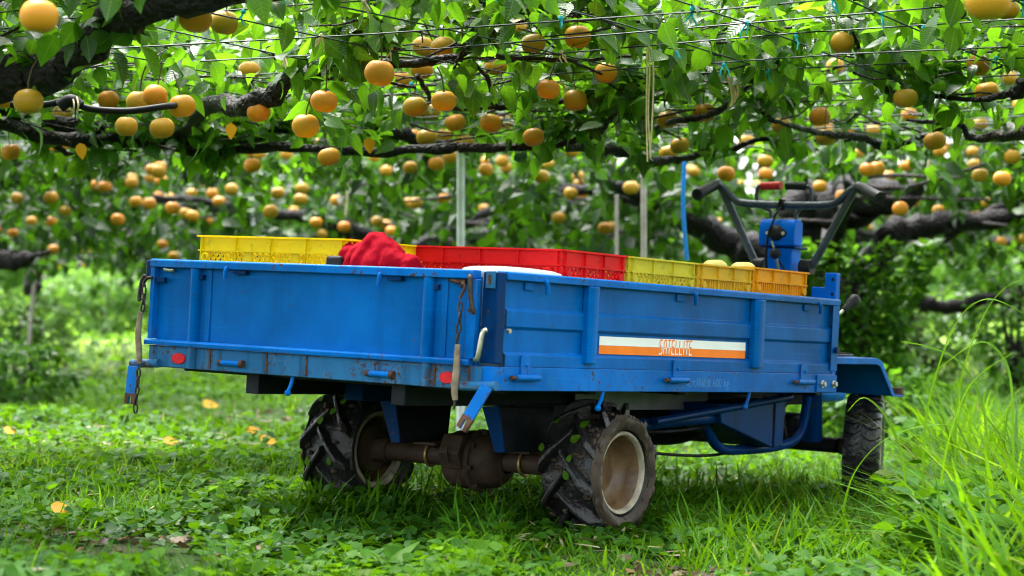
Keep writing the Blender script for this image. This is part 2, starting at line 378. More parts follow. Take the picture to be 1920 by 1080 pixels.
mx = np.linspace(-40, 40, 90); my = np.linspace(0, 1, 24); X, T_ = np.meshgrid(mx, my); Y = 21.5 + .8*np.sin(X*1.3) + .5*np.sin(X*3.1+1) + T_*70; Z = g_h(X, Y) + .02
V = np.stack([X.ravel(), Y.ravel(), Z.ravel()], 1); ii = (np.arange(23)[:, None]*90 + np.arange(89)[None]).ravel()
M['meadow'] = simple('meadow_painted_light', (.20, .34, .045), .8, 0, .4, 1.5)  # sheet over the soil; open-sky brightness is painted into its green
tag(link('meadow', np_mesh('meadow', V, np.stack([ii, ii+1, ii+91, ii+90], 1), M['meadow'])), 'open meadow sheet behind the orchard, daylight painted into its colour', 'ground', kind='structure')

# ------------------------------------------------------------------ leaf shapes (numpy)
def leaf_template(detail=True, fold=.25, curl=.35, w=.36):
    """blade along +y length 1, normal +z"""
    if detail:
        ys = [.0, .16, .40, .66, .86, 1.0]; ws = [.02, .72, 1.0, .74, .34, .0]
        V = []; 
        for y, q in zip(ys, ws):
            zc = -curl * y * y * .5
            V += [(-w * q, y, zc + fold * w * q), (0, y, zc), (w * q, y, zc + fold * w * q)]
        V = V[:-3] + [(0, 1.0, -curl * .5 - .02)]
        F = []
        for i in range(4):
            a = i * 3; F += [(a, a+1, a+4, a+3), (a+1, a+2, a+5, a+4)]
        a = 12; tip = 15; F += [(a, a+1, tip, tip), (a+1, a+2, tip, tip)]
        T = []
        for f in F:
            T.append((f[0], f[1], f[2]))
            if f[3] != f[2]: T.append((f[0], f[2], f[3]))
        return np.array(V, float), np.array(T)
    V = [(0, 0, 0), (-w, .42, fold * w - .04), (0, .45, -.06), (w, .42, fold * w - .04), (0, 1, -curl * .5)]
    return np.array(V, float), np.array([(0, 2, 1), (0, 3, 2), (1, 2, 4), (2, 3, 4)])
def frames(d, n):
    """orthonormal frames with y along d and z near n"""
    d = d / np.linalg.norm(d, axis=1, keepdims=True); x = np.cross(d, n); x /= np.linalg.norm(x, axis=1, keepdims=True) + 1e-9
    z = np.cross(x, d); return np.stack([x, d, z], 2)
def scatter(name, tmpl, P, Fr, S, rnd, mat, wob=None):
    tv, tf = tmpl; n = len(P)
    if n == 0: return None
    tvs = np.broadcast_to(tv, (n,) + tv.shape).copy()
    if wob is not None: tvs[:, :, 2] += wob[:, None] * tv[None, :, 1] ** 2; 
    V = np.einsum('nij,nkj->nki', Fr, tvs * (S[:, None, None] if S.ndim == 1 else S[:, None, :])) + P[:, None, :]
    F = (tf[None] + (np.arange(n) * len(tv))[:, None, None]).reshape(-1, 3)
    return np_mesh(name, V.reshape(-1, 3), F, mat, np.repeat(rnd, len(tv)), True, {'lx': np.tile(tv[:, 0]/.33, n), 'ly': np.tile(tv[:, 1], n)})

# ------------------------------------------------------------------ the cart: frame u (to the right), v (forwards), w (up)
CR = ((0.813971, 0.578639, 0.051267), (0.032559, 0.042671, -0.998559), (-0.579993, 0.814467, 0.015894))
CT = (-1.083697, 0.230269, 6.352767)
A3 = Matrix(((1, 0, 0), (0, -UPV.y, FWD.y), (0, -UPV.z, FWD.z)))
RW = A3 @ Matrix(CR); RW = RW.to_quaternion().to_matrix()
T0 = Vector((0, 0, CAM_H)) + A3 @ Vector(CT)
def uvw(u, v, w): return T0 + RW @ Vector((u, v, w))
U0, V0, W0 = .63, 1.0, -.445
OFF = (-U0, -V0, -W0)
CW, CL, CH, HG = 1.26, 1.992, .318, .066
cart = empty('farm_cart', uvw(U0, V0, W0), RW.to_euler())
tag(cart, 'blue steel motor cart with drop side bed parked on the grass', 'cart')
def C(): return MB(OFF)
def bend(pts, n=6):
    """smooth a polyline (Catmull-Rom)"""
    P = [Vector(p) for p in pts]; out = []
    for i in range(len(P) - 1):
        a = P[max(i-1, 0)]; b = P[i]; c = P[i+1]; d = P[min(i+2, len(P)-1)]
        for k in range(n):
            t = k / n; out.append(.5 * ((2*b) + (c-a)*t + (2*a-5*b+4*c-d)*t*t + (3*b-a-3*c+d)*t**3))
    out.append(P[-1]); return out

# bed floor and sills
C().box(.03, CW-.03, .03, CL-.03, .040, .060).build('bed_floor', M['blue_dark'], cart)
sill = C().prism([(0, 0), (.006, -.002), (.04, -.002), (.04, .004), (.012, .006), (.012, .055), (.04, .057), (.04, .062), (0, .062)], 0, 0, CW-.03).build('rear_sill', M['blue_sill'], cart, bevel=.0015)
for u in (.126, 1.119):
    b = C(); n = 28; b.prism([(u + .027*math.cos(2*math.pi*k/n), .027 + .016*math.sin(2*math.pi*k/n)) for k in range(n)], 1, -.005, .001); b.build('reflector', M['reflector'], sill, bevel=.0015)
for u in (.341, .893):
    C().tube([(u-.035, -.009, .024), (u+.035, -.009, .024)], .0085, 12).build('hinge_pin', M['blue_rail'], sill, smooth=True)
    C().tube([(u+.036, -.009, .024), (u+.048, -.009, .024)], .011, 12).build('hinge_knuckle', M['rusty'], sill, smooth=True); C().tube([(u-.05, -.006, .024), (u-.036, -.008, .024)], .009, 10).build('hinge_knuckle', M['rusty'], sill, smooth=True)
for u in (.178, 1.047):
    C().tube([(u, .004, .0), (u, .004, .062)], .017, 16).build('post_socket', M['blue_sill'], sill, smooth=True)
for u in (.25, .47, .62, 1.075, 1.19): C().box(u-.003, u+.003, -.003, .001, .003, .060).build('sill_seam', M['rusty'], sill)
for side, (a, b_) in (('right', (CW-.035, CW)), ('left', (0, .035))):
    o = C().prism([(b_, 0), (b_, .064), (a, .064), (a, 0)] if side == 'right' else [(a, 0), (a, .064), (b_, .064), (b_, 0)], 1, 0.004 if side == 'right' else .045, CL).build('side_sill', M['blue_rail'], cart, bevel=.002)
    if side == 'right': rsill = o
for v in (.152, .942, 1.756):
    st = C().prism([(v-.021, .034), (v+.021, .034), (v+.021, .088), (v+.014, .097), (v-.014, .097), (v-.021, .088)], 0, CW+.001, CW+.006).build('hinge_strap', M['blue_rail'], cart, bevel=.001)
    C().tube([(CW+.012, v-.055, .036), (CW+.012, v+.055, .036)], .009, 12).build('hinge_tube', M['blue_rail'], st, smooth=True)
    C().tube([(CW+.012, v-.075, .036), (CW+.012, v-.052, .036)], .0055, 10).build('hinge_rod', M['rusty'], st, smooth=True)
    C().ball((CW+.006, v+.002, .070), .006, 10, 6).build('rivet', M['blue_rail'], st, smooth=True)
pl = C().box(CW+.001, CW+.005, 1.852, CL+.004, .003, .060).build('bolt_plate', M['blue_rail'], rsill, bevel=.001)
for v in (1.89, 1.972):
    b = C(); b.lathe([(CW+.005, .0005), (CW+.005, .014), (CW+.008, .014), (CW+.008, .009), (CW+.018, .009), (CW+.018, .0005)], (0, v, .030), 'x', 6); b.build('bolt', M['bolt'], rsill, bevel=.0006)

# tailgate
tg = C().box(.016, 1.205, .012, .018, .0636, .300).build('tailgate', M['blue'], cart)
def part(mb, name, mat, par, **k): return mb.build(name, mat, par, **k)
part(C().prism([(-.012, .294), (-.012, .314), (-.008, .318), (.024, .318), (.024, .294)], 0, -.002, 1.195), 'top_rail', M['blue_rail'], tg, bevel=.002)
part(C().prism([(-.016, .0632), (-.018, .075), (-.012, .080), (.011, .080), (.011, .0632)], 0, -.008, 1.195), 'bottom_rail', M['blue_rail'], tg, bevel=.002)
part(C().box(.0, .015, -.010, .022, .081, .293), 'edge_flange', M['blue_rail'], tg, bevel=.002)
part(C().box(1.176, 1.206, -.010, .011, .081, .293), 'edge_flange', M['blue_rail'], tg, bevel=.002)
for (a, b_) in ((.156, .190), (1.020, 1.056)):
    poly = [(a, .0118)] + [(a + (b_-a)*(.5-.5*math.cos(t)), .004-.016*math.sin(t)) for t in np.linspace(0, math.pi, 9)] + [(b_, .0118)]
    b = C(); n = len(poly); b.add([(p[0], p[1], .081) for p in poly] + [(p[0], p[1], .293) for p in poly], [tuple(range(n)), tuple(range(n, 2*n))] + [(i, (i+1) % n, n+(i+1) % n, n+i) for i in range(n)])
    part(b, 'stanchion', M['blue'], tg, smooth=True)
    part(C().box(b_+.022, b_+.042, .008, .0118, .081, .293), 'backing_strip', M['blue'], tg, bevel=.0012)
    part(C().box(b_+.001, b_+.014, -.002, .0116, .262, .276), 'weld_lug', M['blue_dark'], tg, bevel=.001)
for u in (.308, .879):
    b = C(); b.tube(bend([(u+.002, -.013, .300), (u+.001, -.018, .290), (u-.001, -.018, .266)]), .0055, 10); part(b, 'rope_hook', M['blue_rail'], tg, smooth=True)
    part(C().box(u+.018, u+.068, -.006, .0105, .281, .292), 'latch_tab', M['blue_dark'], tg, bevel=.001)
part(C().tube([(.05, -.004, .288), (.075, -.006, .285), (.09, -.004, .286)], .005, 8), 'spring_clip', M['bolt'], tg, smooth=True)
part(C().tube([(1.115, -.004, .288), (1.14, -.006, .284), (1.165, -.004, .286)], .006, 8), 'spring_clip', M['rusty'], tg, smooth=True)
# corner at the near right: post with cap, latch hooks
post = C().prism([(CW-.045, .006), (CW+.004, .006), (CW+.004, .044), (CW-.004, .052), (CW-.045, .030)], 2, .072, .314).build('corner_post', M['blue_dark'], cart, bevel=.003)
part(C().box(CW-.030, CW-.002, -.004, .0055, .270, .316), 'latch_plate', M['blue_sill'], post, bevel=.002)
part(C().box(CW-.020, CW-.012, -.007, -.0045, .282, .306), 'latch_slot', M['rusty'], post)
lp = C().box(.0, .035, -.012, -.0105, .27, .3)
hk = C().tube(bend([(1.187, -.016, .300), (1.196, -.026, .290), (1.200, -.026, .245), (1.208, -.024, .210), (1.214, -.02, .204)]), .0065, 10).build('latch_hook', M['chain'], cart, smooth=True)
C().tube(bend([(1.246, -.008, .160), (1.238, -.016, .152), (1.232, -.018, .110), (1.226, -.016, .086), (1.216, -.012, .080)]), .0072, 10).build('latch_hook', M['bolt'], cart, smooth=True)
C().tube([(CW+.003, .062, .160), (CW+.012, .062, .160)], .007, 10).build('stud', M['bolt'], cart, smooth=True)
# far left corner latch: small lever and bracket
br = C().box(-.024, .010, -.006, .030, .262, .314).build('corner_bracket', M['blue_dark'], cart, bevel=.003)
part(C().tube(bend([(-.022, -.010, .268), (-.032, -.012, .250), (-.040, -.012, .205), (-.036, -.012, .192)]), .0065, 10), 'lever', M['chain'], br, smooth=True)
part(C().box(.010, .055, -.008, .004, .248, .264), 'bracket_tab', M['blue_dark'], br, bevel=.001)

# hanging chains with hose grips, locking rods and forked plates
def oval_link(c, tang, roll, L=.015, Wd=.006, r=.0026):
    t = Vector(tang).normalized(); n = Vector((0, 1, 0)) if abs(t.y) < .9 else Vector((1, 0, 0))
    n = (n - t * n.dot(t)).normalized(); s = t.cross(n)
    s2 = math.cos(roll) * s + math.sin(roll) * n; out = []
    for k in range(12):
        a = 2*math.pi*k/12; out.append(Vector(c) + t*L*math.cos(a)*(1.0 if abs(math.cos(a)) > .8 else .92) + s2*Wd*math.sin(a))
    return out
def chain(parent, pts, step=.024):
    P = bend(pts, 12); acc = 0; i = 0; last = P[0]
    for p in P[1:]:
        acc += (p - last).length
        if acc >= step:
            t = (p - last); b = C(); b.tube(oval_link(p, t, (i % 2) * math.pi/2 + .35), .0028, 6, closed=True)
            b.build('chain_link', M['chain'], parent, smooth=True); acc = 0; i += 1
        last = p
def hose_grip(parent, pts, r=.0082):
    P = bend(pts, 6); n = len(P); C().tube(P, [r*(.80 + .38*math.sin(math.pi*min(1, max(0, (k/(n-1))*.9+.05)))) for k in range(n)], 12).build('hose_grip', M['grip_tan'], parent, smooth=True)
ch = empty('latch_chain', (0, 0, 0), parent=cart)
b = C(); b.tube(bend([(1.160, -.016, .270), (1.170, -.024, .280), (1.178, -.024, .268), (1.168, -.024, .250), (1.164, -.024, .238)]), .0042, 8); b.build('chain_hook', M['rusty'], ch, smooth=True)
chain(ch, [(1.165, -.024, .245), (1.168, -.026, .19), (1.163, -.026, .125)])
hose_grip(ch, [(1.166, -.027, .118), (1.168, -.029, .06), (1.166, -.030, .0), (1.170, -.030, -.030)])
C().tube([(1.170, -.03, -.03), (1.168, -.032, -.055)], .0035, 8).build('chain_wire', M['chain'], ch, smooth=True)
ch2 = empty('latch_chain', (0, 0, 0), parent=cart)
b = C(); b.tube(bend([(.012, -.014, .262), (-.004, -.02, .258), (-.016, -.02, .244), (-.012, -.02, .236)]), .005, 8); b.build('chain_hook', M['chain'], ch2, smooth=True)
chain(ch2, [(-.014, -.022, .246), (-.010, -.022, .20), (-.014, -.022, .158)])
hose_grip(ch2, [(-.016, -.026, .158), (-.020, -.028, .095), (-.010, -.03, .040), (-.006, -.03, .005)])
chain(ch2, [(-.008, -.03, .004), (-.009, -.03, -.06), (-.013, -.03, -.115), (-.010, -.03, -.145)])
def fork_plate(parent, base, tip, wid, th=.006):
    """forked steel plate hanging from the locking rod: base and tip are mid points, wid the width vector"""
    b0, t0, wv = Vector(base), Vector(tip), Vector(wid); d = t0 - b0; n = d.cross(wv).normalized() * th
    prof = [(0, -.5), (.02, .5), (.72, .5), (1, .48), (1, .14), (.80, .14), (.80, -.14), (1, -.14), (1, -.48), (.72, -.5)]
    vs = [tuple(b0 + d*a + wv*c) for a, c in prof] + [tuple(b0 + d*a + wv*c + n) for a, c in prof]; k = len(prof)
    quads = [(0, 1, 2, 9), (2, 3, 4, 5), (9, 6, 7, 8), (2, 5, 6, 9)]
    fs = quads + [tuple(k+i for i in q[::-1]) for q in quads] + [(i, (i+1) % k, k+(i+1) % k, k+i) for i in range(k)]
    C().add(vs, fs).build('fork_plate', M['blue_rail'], parent, bevel=.0012)
    tipb = C(); e = .72
    vs = [tuple(b0 + d*a + wv*c*1.03 - n*.12) for a, c in prof[2:]] + [tuple(b0 + d*a + wv*c*1.03 + n*1.12) for a, c in prof[2:]]; k = 8
    quads = [(0, 1, 2, 3), (7, 4, 5, 6), (0, 3, 4, 7)]
    tipb.add(vs, quads + [tuple(k+i for i in q[::-1]) for q in quads] + [(i, (i+1) % k, k+(i+1) % k, k+i) for i in range(k)]).build('fork_tip', M['rusty'], parent)
rod = C().tube([(1.145, -.012, .006), (1.288, -.012, .014)], .0125, 14).build('locking_rod', M['blue_sill'], cart, smooth=True)
fork_plate(rod, (1.268, -.020, .014), (1.205, -.040, -.105), (.036, -.006, -.016))
rod = C().tube([(-.058, -.010, .002), (.055, -.010, .009)], .0125, 14).build('locking_rod', M['blue_sill'], cart, smooth=True)
fork_plate(rod, (-.038, -.020, -.004), (-.040, -.024, -.118), (.042, 0, 0))

# right side gate: ribbed sheet, top rail, stanchions, decal
sg_prof = [(CW-.012, .300), (CW-.012, .222), (CW-.003, .213), (CW-.003, .172), (CW-.012, .164), (CW-.012, .104), (CW-.001, .096), (CW-.001, .0648)]
def ribbed(u_sign=1):
    pr = sg_prof if u_sign > 0 else [(CW - p[0], p[1]) for p in sg_prof]
    back = [(p[0] - .004*u_sign, p[1]) for p in pr[::-1]]; loop = pr + back; n = len(loop); b = C()
    vs = [(p[0], .064, p[1]) for p in loop] + [(p[0], CL-.03, p[1]) for p in loop]; m = len(pr)
    fs = [(i, i+1, n+i+1, n+i) for i in range(n-1)] + [(n-1, 0, n, 2*n-1)]
    fs += [(i, i+1, n-2-i, n-1-i) for i in range(m-1)] + [(n+i, n+n-1-i, n+n-2-i, n+i+1) for i in range(m-1)]
    return b.add(vs, fs)
sg = ribbed().build('side_gate', M['blue'], cart, bevel=.002)
part(C().prism([(CW+.008, .296), (CW+.008, .314), (CW+.004, .318), (CW-.03, .318), (CW-.03, .301), (CW-.011, .301), (CW-.011, .296)], 1, .046, CL), 'top_rail', M['blue_rail'], sg, bevel=.002)
for v0, v1 in ((.437, .486), (1.398, 1.460)):
    poly = [(CW-.011, v0), (CW+.010, v0), (CW+.016, v0+.010), (CW+.018, (v0+v1)/2+.004), (CW+.014, v1-.002), (CW+.002, v1), (CW-.011, v1)]
    part(C().prism(poly, 2, .078, .295), 'stanchion', M['blue'], sg, bevel=.0025)
for v in (.222, 1.016, 1.833):
    b = C(); b.tube(bend([(CW+.007, v-.004, .300), (CW+.013, v, .292), (CW+.012, v+.006, .264)]), .0065, 10); part(b, 'rope_hook', M['blue'], sg, smooth=True)
    part(C().box(CW-.010, CW-.006, v-.075, v-.035, .272, .293), 'latch_tab', M['blue'], sg, bevel=.001)
part(C().prism([(CW-.012, CL-.029), (CW+.006, CL-.05), (CW+.006, CL), (CW-.012, CL)], 2, .074, .295), 'end_flange', M['blue'], sg, bevel=.002)
part(C().tube([(CW+.006, CL-.025, .145), (CW+.020, CL-.025, .145)], .010, 8), 'end_bolt', M['blue_dark'], sg, smooth=True)
su = CW - .0095
part(C().box(su-.001, su, .531, 1.378, .1315, .157), 'white_band', M['white_decal'], sg)
part(C().box(su-.001, su, .531, 1.378, .1065, .1312), 'orange_band', M['orange_decal'], sg)
# SATELLITE lettering: thin strokes, orange on the white band and white on the orange band
def ribbon(pts, wd):
    P = [Vector((p[0], p[1])) for p in pts]; n = len(P); L = []; Rr = []
    for i in range(n):
        a = (P[i] - P[i-1]).normalized() if i else (P[1] - P[0]).normalized()
        c = (P[i+1] - P[i]).normalized() if i < n-1 else a
        t = (a + c).normalized(); nn = Vector((-t.y, t.x)); k = min(1.6, 1 / max(.4, nn.dot(Vector((-a.y, a.x)))))
        L.append(P[i] + nn*wd*.5*k); Rr.append(P[i] - nn*wd*.5*k)
    return L + Rr, [(i, i+1, n+i+1, n+i) for i in range(n-1)]
LET = {'S': [[(.92, 1), (.3, 1), (.05, .88), (.05, .66), (.25, .55), (.75, .45), (.92, .34), (.92, .12), (.7, 0), (-.15, 0)]],
       'A': [[(.05, 0), (.05, .8), (.3, 1), (.92, 1), (.92, 0)], [(.18, .45), (.79, .45)]],
       'T': [[(-.05, 1), (1.05, 1)], [(.5, .93), (.5, 0)]],
       'E': [[(.95, 1), (.05, 1), (.05, 0), (.95, 0)], [(.18, .52), (.8, .52)]],
       'L': [[(.05, 1), (.05, 0), (.98, 0)]], 'I': [[(.3, 1), (.3, 0)]]}
def lettering(v0, v1, z0, z1, uu):
    word = 'SATELLITE'; adv = [1.25, 1.2, 1.2, 1.15, 1.15, 1.1, .75, 1.2, 1.0]; tot = sum(adv); k = (v1 - v0) / tot; x = 0
    bm = bmesh.new()
    for chh, a in zip(word, adv):
        for st in LET[chh]:
            pts = [(v0 + (x + p[0]*.86)*k + (p[1]-.5)*.0015, z0 + p[1]*(z1-z0)) for p in st]
            vs, fs = ribbon(pts, .0042); bv = [bm.verts.new((uu+OFF[0], q.x+OFF[1], q.y+OFF[2])) for q in vs]
            for f in fs: bm.faces.new([bv[i] for i in f])
        x += a
    return bm
for nm, keep_up in (('orange_lettering', True), ('white_lettering', False)):
    bm = lettering(.858, 1.050, .1125, .1535, su + .0006)
    bmesh.ops.bisect_plane(bm, geom=bm.verts[:] + bm.edges[:] + bm.faces[:], plane_co=(0, 0, .1313 + OFF[2]), plane_no=(0, 0, 1), clear_inner=keep_up, clear_outer=not keep_up)
    me = bpy.data.meshes.new(nm); bm.to_mesh(me); bm.free(); me.materials.append(M['orange_decal' if keep_up else 'white_decal']); link(nm, me, sg)
# faded lettering on the sill
def text_part(s, v, z, size, u, par):
    cu = bpy.data.curves.new('text', 'FONT'); cu.body = s; cu.size = size; to = bpy.data.objects.new('text', cu); col.objects.link(to)
    bpy.context.view_layer.update(); me = bpy.data.meshes.new_from_object(to.evaluated_get(bpy.context.evaluated_depsgraph_get()))
    bpy.data.objects.remove(to); me.name = 'faded_lettering'
    for q in me.vertices: x, y = q.co.x, q.co.y; q.co = (u + OFF[0], v + x + OFF[1], z + y + OFF[2])
    me.materials.clear(); me.materials.append(M['ghost']); return link('faded_lettering', me, par)
text_part('最大積載量', 1.005, .018, .030, CW + .0006, rsill)
text_part('600 kg', 1.165, .016, .038, CW + .0006, rsill)
# left side gate and front board
o = ribbed(-1).build('side_gate', M['blue'], cart, bevel=.002)
part(C().box(-.004, .03, .03, CL, .301, .317), 'top_rail', M['blue_rail'], o, bevel=.002)
fb = C().box(.02, CW-.02, CL-.022, CL-.006, .062, .300).build('front_board', M['blue'], cart)
part(C().box(.01, CW-.04, CL-.028, CL+.010, .301, .316), 'top_rail', M['blue_rail'], fb, bevel=.002)
up = C().prism([(1.196, CL+.012), (1.240, CL+.012), (1.240, CL+.045), (1.196, CL+.045)], 2, .06, .408).build('rack_upright', M['blue_column'], cart, bevel=.004)
part(C().box(1.147, 1.195, CL+.014, CL+.04, .30, .358), 'upright_tab', M['blue_column'], up, bevel=.003)
for z in (.385, .335): part(C().lathe([(CL+.0105, .0005), (CL+.0105, .006), (CL+.0119, .006)], (1.228, 0, z), 'y', 10), 'bolt_hole_disc', M['chassis'], up)  # dark disc stands in for the shade inside an open hole
up = C().prism([(.02, CL+.012), (.064, CL+.012), (.064, CL+.045), (.02, CL+.045)], 2, .06, .408).build('rack_upright', M['blue_column'], cart, bevel=.004)

# undercarriage
for u in (.34, .88): C().box(u, u+.05, .06, CL+.55, -.062, .038).build('chassis_rail', M['chassis'], cart, bevel=.003)
for v in (.10, .55, 1.05, 1.5, 1.95): C().box(.05, CW-.05, v, v+.04, -.012, .039).build('cross_member', M['chassis'], cart, bevel=.003)
C().box(.955, .960, .86, 1.66, -.075, -.002).build('frame_plate', M['grey_sheet'], cart, bevel=.002)
C().box(.43, .50, .40, .55, -.075, -.014).build('frame_bracket', M['blue_dark'], cart, bevel=.003)
for u0, lean in ((.445, .02), (.835, .02)):      # axle hangers: folded plates that taper down to the axle
    pr = [(u0, -.070), (u0+.060, -.064), (u0+.070+lean, -.200), (u0+.035+lean, -.202)]
    h_ = C().prism(pr, 1, .55, .556).build('axle_hanger', M['blue_dark'], cart, bevel=.002)
    C().add([(u0+.062, .556, -.062), (u0+.062, .84, -.062), (u0+.062+lean, .80, -.200), (u0+.066+lean, .556, -.200), (u0+.056, .556, -.062), (u0+.056, .84, -.062), (u0+.056+lean, .80, -.200), (u0+.060+lean, .556, -.200)],
            [(0, 1, 2, 3), (7, 6, 5, 4), (0, 4, 5, 1), (1, 5, 6, 2), (2, 6, 7, 3), (3, 7, 4, 0)]).build('hanger_web', M['chassis'], h_, bevel=.002)  # web given near-black steel in place of blue: shade put into colour
    C().box(u0-.02, u0+.12, .56, .86, -.062, -.056).build('hanger_plate', M['chassis'], h_, bevel=.002)
def tube_part(name, pts, r, mat, n=6, par=None, seg=10): return C().tube(bend(pts, n), r, seg).build(name, mat, par or cart, smooth=True)
for (u, v) in ((.562, 0), (CW-.006, .545), (CW-.006, 1.40)):
    o = tube_part('under_hook', [(u, v+.012, .001), (u-.002, v+.008, -.022), (u-.006, v-.002 if v else v, -.045)], .0055, M['blue_rail'])
    C().ball((u-.006, v-.002 if v else v, -.048), .0095, 10, 7).build('hook_ball', M['blue_rail'], o, smooth=True)
tube_part('brace_tube', [(1.10, 1.10, -.102), (1.10, 1.5, -.066), (1.10, 1.98, -.024)], .013, M['blue_dark'])
tube_part('brace_tube', [(1.06, 1.05, -.116), (1.06, 1.40, -.098), (1.06, 1.62, -.092)], .020, M['blue_dark'])
tube_part('guard_pipe', [(1.02, 1.46, -.080), (1.02, 1.54, -.120), (1.02, 1.64, -.195), (1.02, 1.80, -.208), (1.02, 2.10, -.196), (1.02, 2.22, -.150), (1.02, 2.26, -.03)], .017, M['blue_dark'])
tube_part('guard_pipe', [(.80, 1.30, -.150), (.80, 1.60, -.185), (.80, 1.85, -.17), (.80, 2.0, -.09)], .020, M['chassis'])
tube_part('control_cable', [(1.0, .85, -.17), (1.0, 1.2, -.205), (1.0, 1.6, -.225), (1.0, 1.9, -.205)], .005, M['hose'])
tube_part('control_cable', [(.9, .9, -.10), (.9, 1.3, -.165), (.9, 1.7, -.12), (.9, 2.1, -.16), (.92, 2.3, -.05)], .009, M['hose'])
b = C(); b.prism([(1.500, -.048), (1.860, -.040), (1.870, -.196), (1.515, -.110)], 0, .90, 1.098)
tb = b.build('tool_box', M['blue_dark'], cart, bevel=.004)
part(C().prism([(1.874, -.038), (1.945, -.034), (1.940, -.192), (1.876, -.197)], 0, .90, 1.102), 'box_door', M['blue_dark'], tb, bevel=.004)
part(C().prism([(1.8605, -.042), (1.8735, -.041), (1.8755, -.193), (1.8705, -.193)], 0, .905, 1.094), 'door_seal', M['rusty'], tb)
C().box(.45, .85, 1.35, 2.05, -.17, -.015).build('engine_block', M['chassis'], cart, bevel=.02)
C().lathe([(.38, .0005), (.38, .07), (.45, .075), (.45, .0005)], (0, 1.75, -.09), 'x', 24).build('pulley', M['chassis'], cart, smooth=True)
tube_part('brake_rod', [(.95, .86, -.13), (1.02, 1.3, -.14), (1.03, 1.75, -.11)], .006, M['chassis'])
tube_part('hydraulic_hose', [(.88, 1.1, -.06), (.9, 1.25, -.14), (.88, 1.42, -.15), (.86, 1.5, -.06)], .011, M['hose'])
tube_part('hydraulic_hose', [(1.0, 1.98, -.03), (1.03, 2.05, -.12), (1.0, 2.14, -.17), (.95, 2.2, -.08)], .010, M['hose'])
tube_part('exhaust_pipe', [(.72, 1.4, -.16), (.72, 1.1, -.17), (.74, .95, -.12)], .02, M['rusty'])

# rear axle
AX, AW = .79, -.245
ax = C().tube([(.20, AX, AW), (1.06, AX, AW)], .031, 18).build('rear_axle', M['axle'], cart, smooth=True)
dh = C(); pr = [(.560, .0005), (.560, .048), (.566, .064), (.572, .082), (.582, .088), (.640, .090), (.660, .086), (.664, .098), (.682, .098), (.686, .084), (.735, .078), (.752, .066), (.762, .050), (.770, .034)]
dh.lathe(pr, (0, AX, AW-.004), 'x', 28); dh.prism([(AX-.10, AW-.03), (AX-.125, AW+.02), (AX-.10, AW+.075), (AX+.06, AW+.085), (AX+.06, AW-.02)], 0, .592, .668)
dh.build('differential', M['axle'], ax, bevel=.004)
part(C().tube(bend([(.63, AX-.128, AW+.045), (.632, AX-.132, AW+.02), (.632, AX-.120, AW-.01)]), .004, 8), 'casting_rib', M['axle'], ax, smooth=True)
for k in range(8):
    a = 2*math.pi*k/8 + .2; part(C().lathe([(.668, .0005), (.668, .009), (.698, .009), (.698, .0005)], (0, AX+.091*math.cos(a), AW-.004+.091*math.sin(a)), 'x', 6), 'flange_bolt', M['axle'], ax)
for u in (.475, .835):
    part(C().tube([(u, AX+.036*math.cos(t), AW+.036*math.sin(t)) for t in np.linspace(0, 2*math.pi, 25)[:-1]], .005, 8, closed=True), 'clamp_ring', M['brass'], ax, smooth=True)
    part(C().box(u-.045, u+.045, AX-.045, AX+.045, AW+.030, AW+.042), 'spring_pad', M['axle'], ax, bevel=.003)
    for du in (-.035, .03): part(C().lathe([(AW+.042, .0005), (AW+.042, .010), (AW+.056, .010), (AW+.056, .0005)], (u+du, AX-.03, 0), 'z', 6), 'u_bolt_nut', M['axle'], ax)

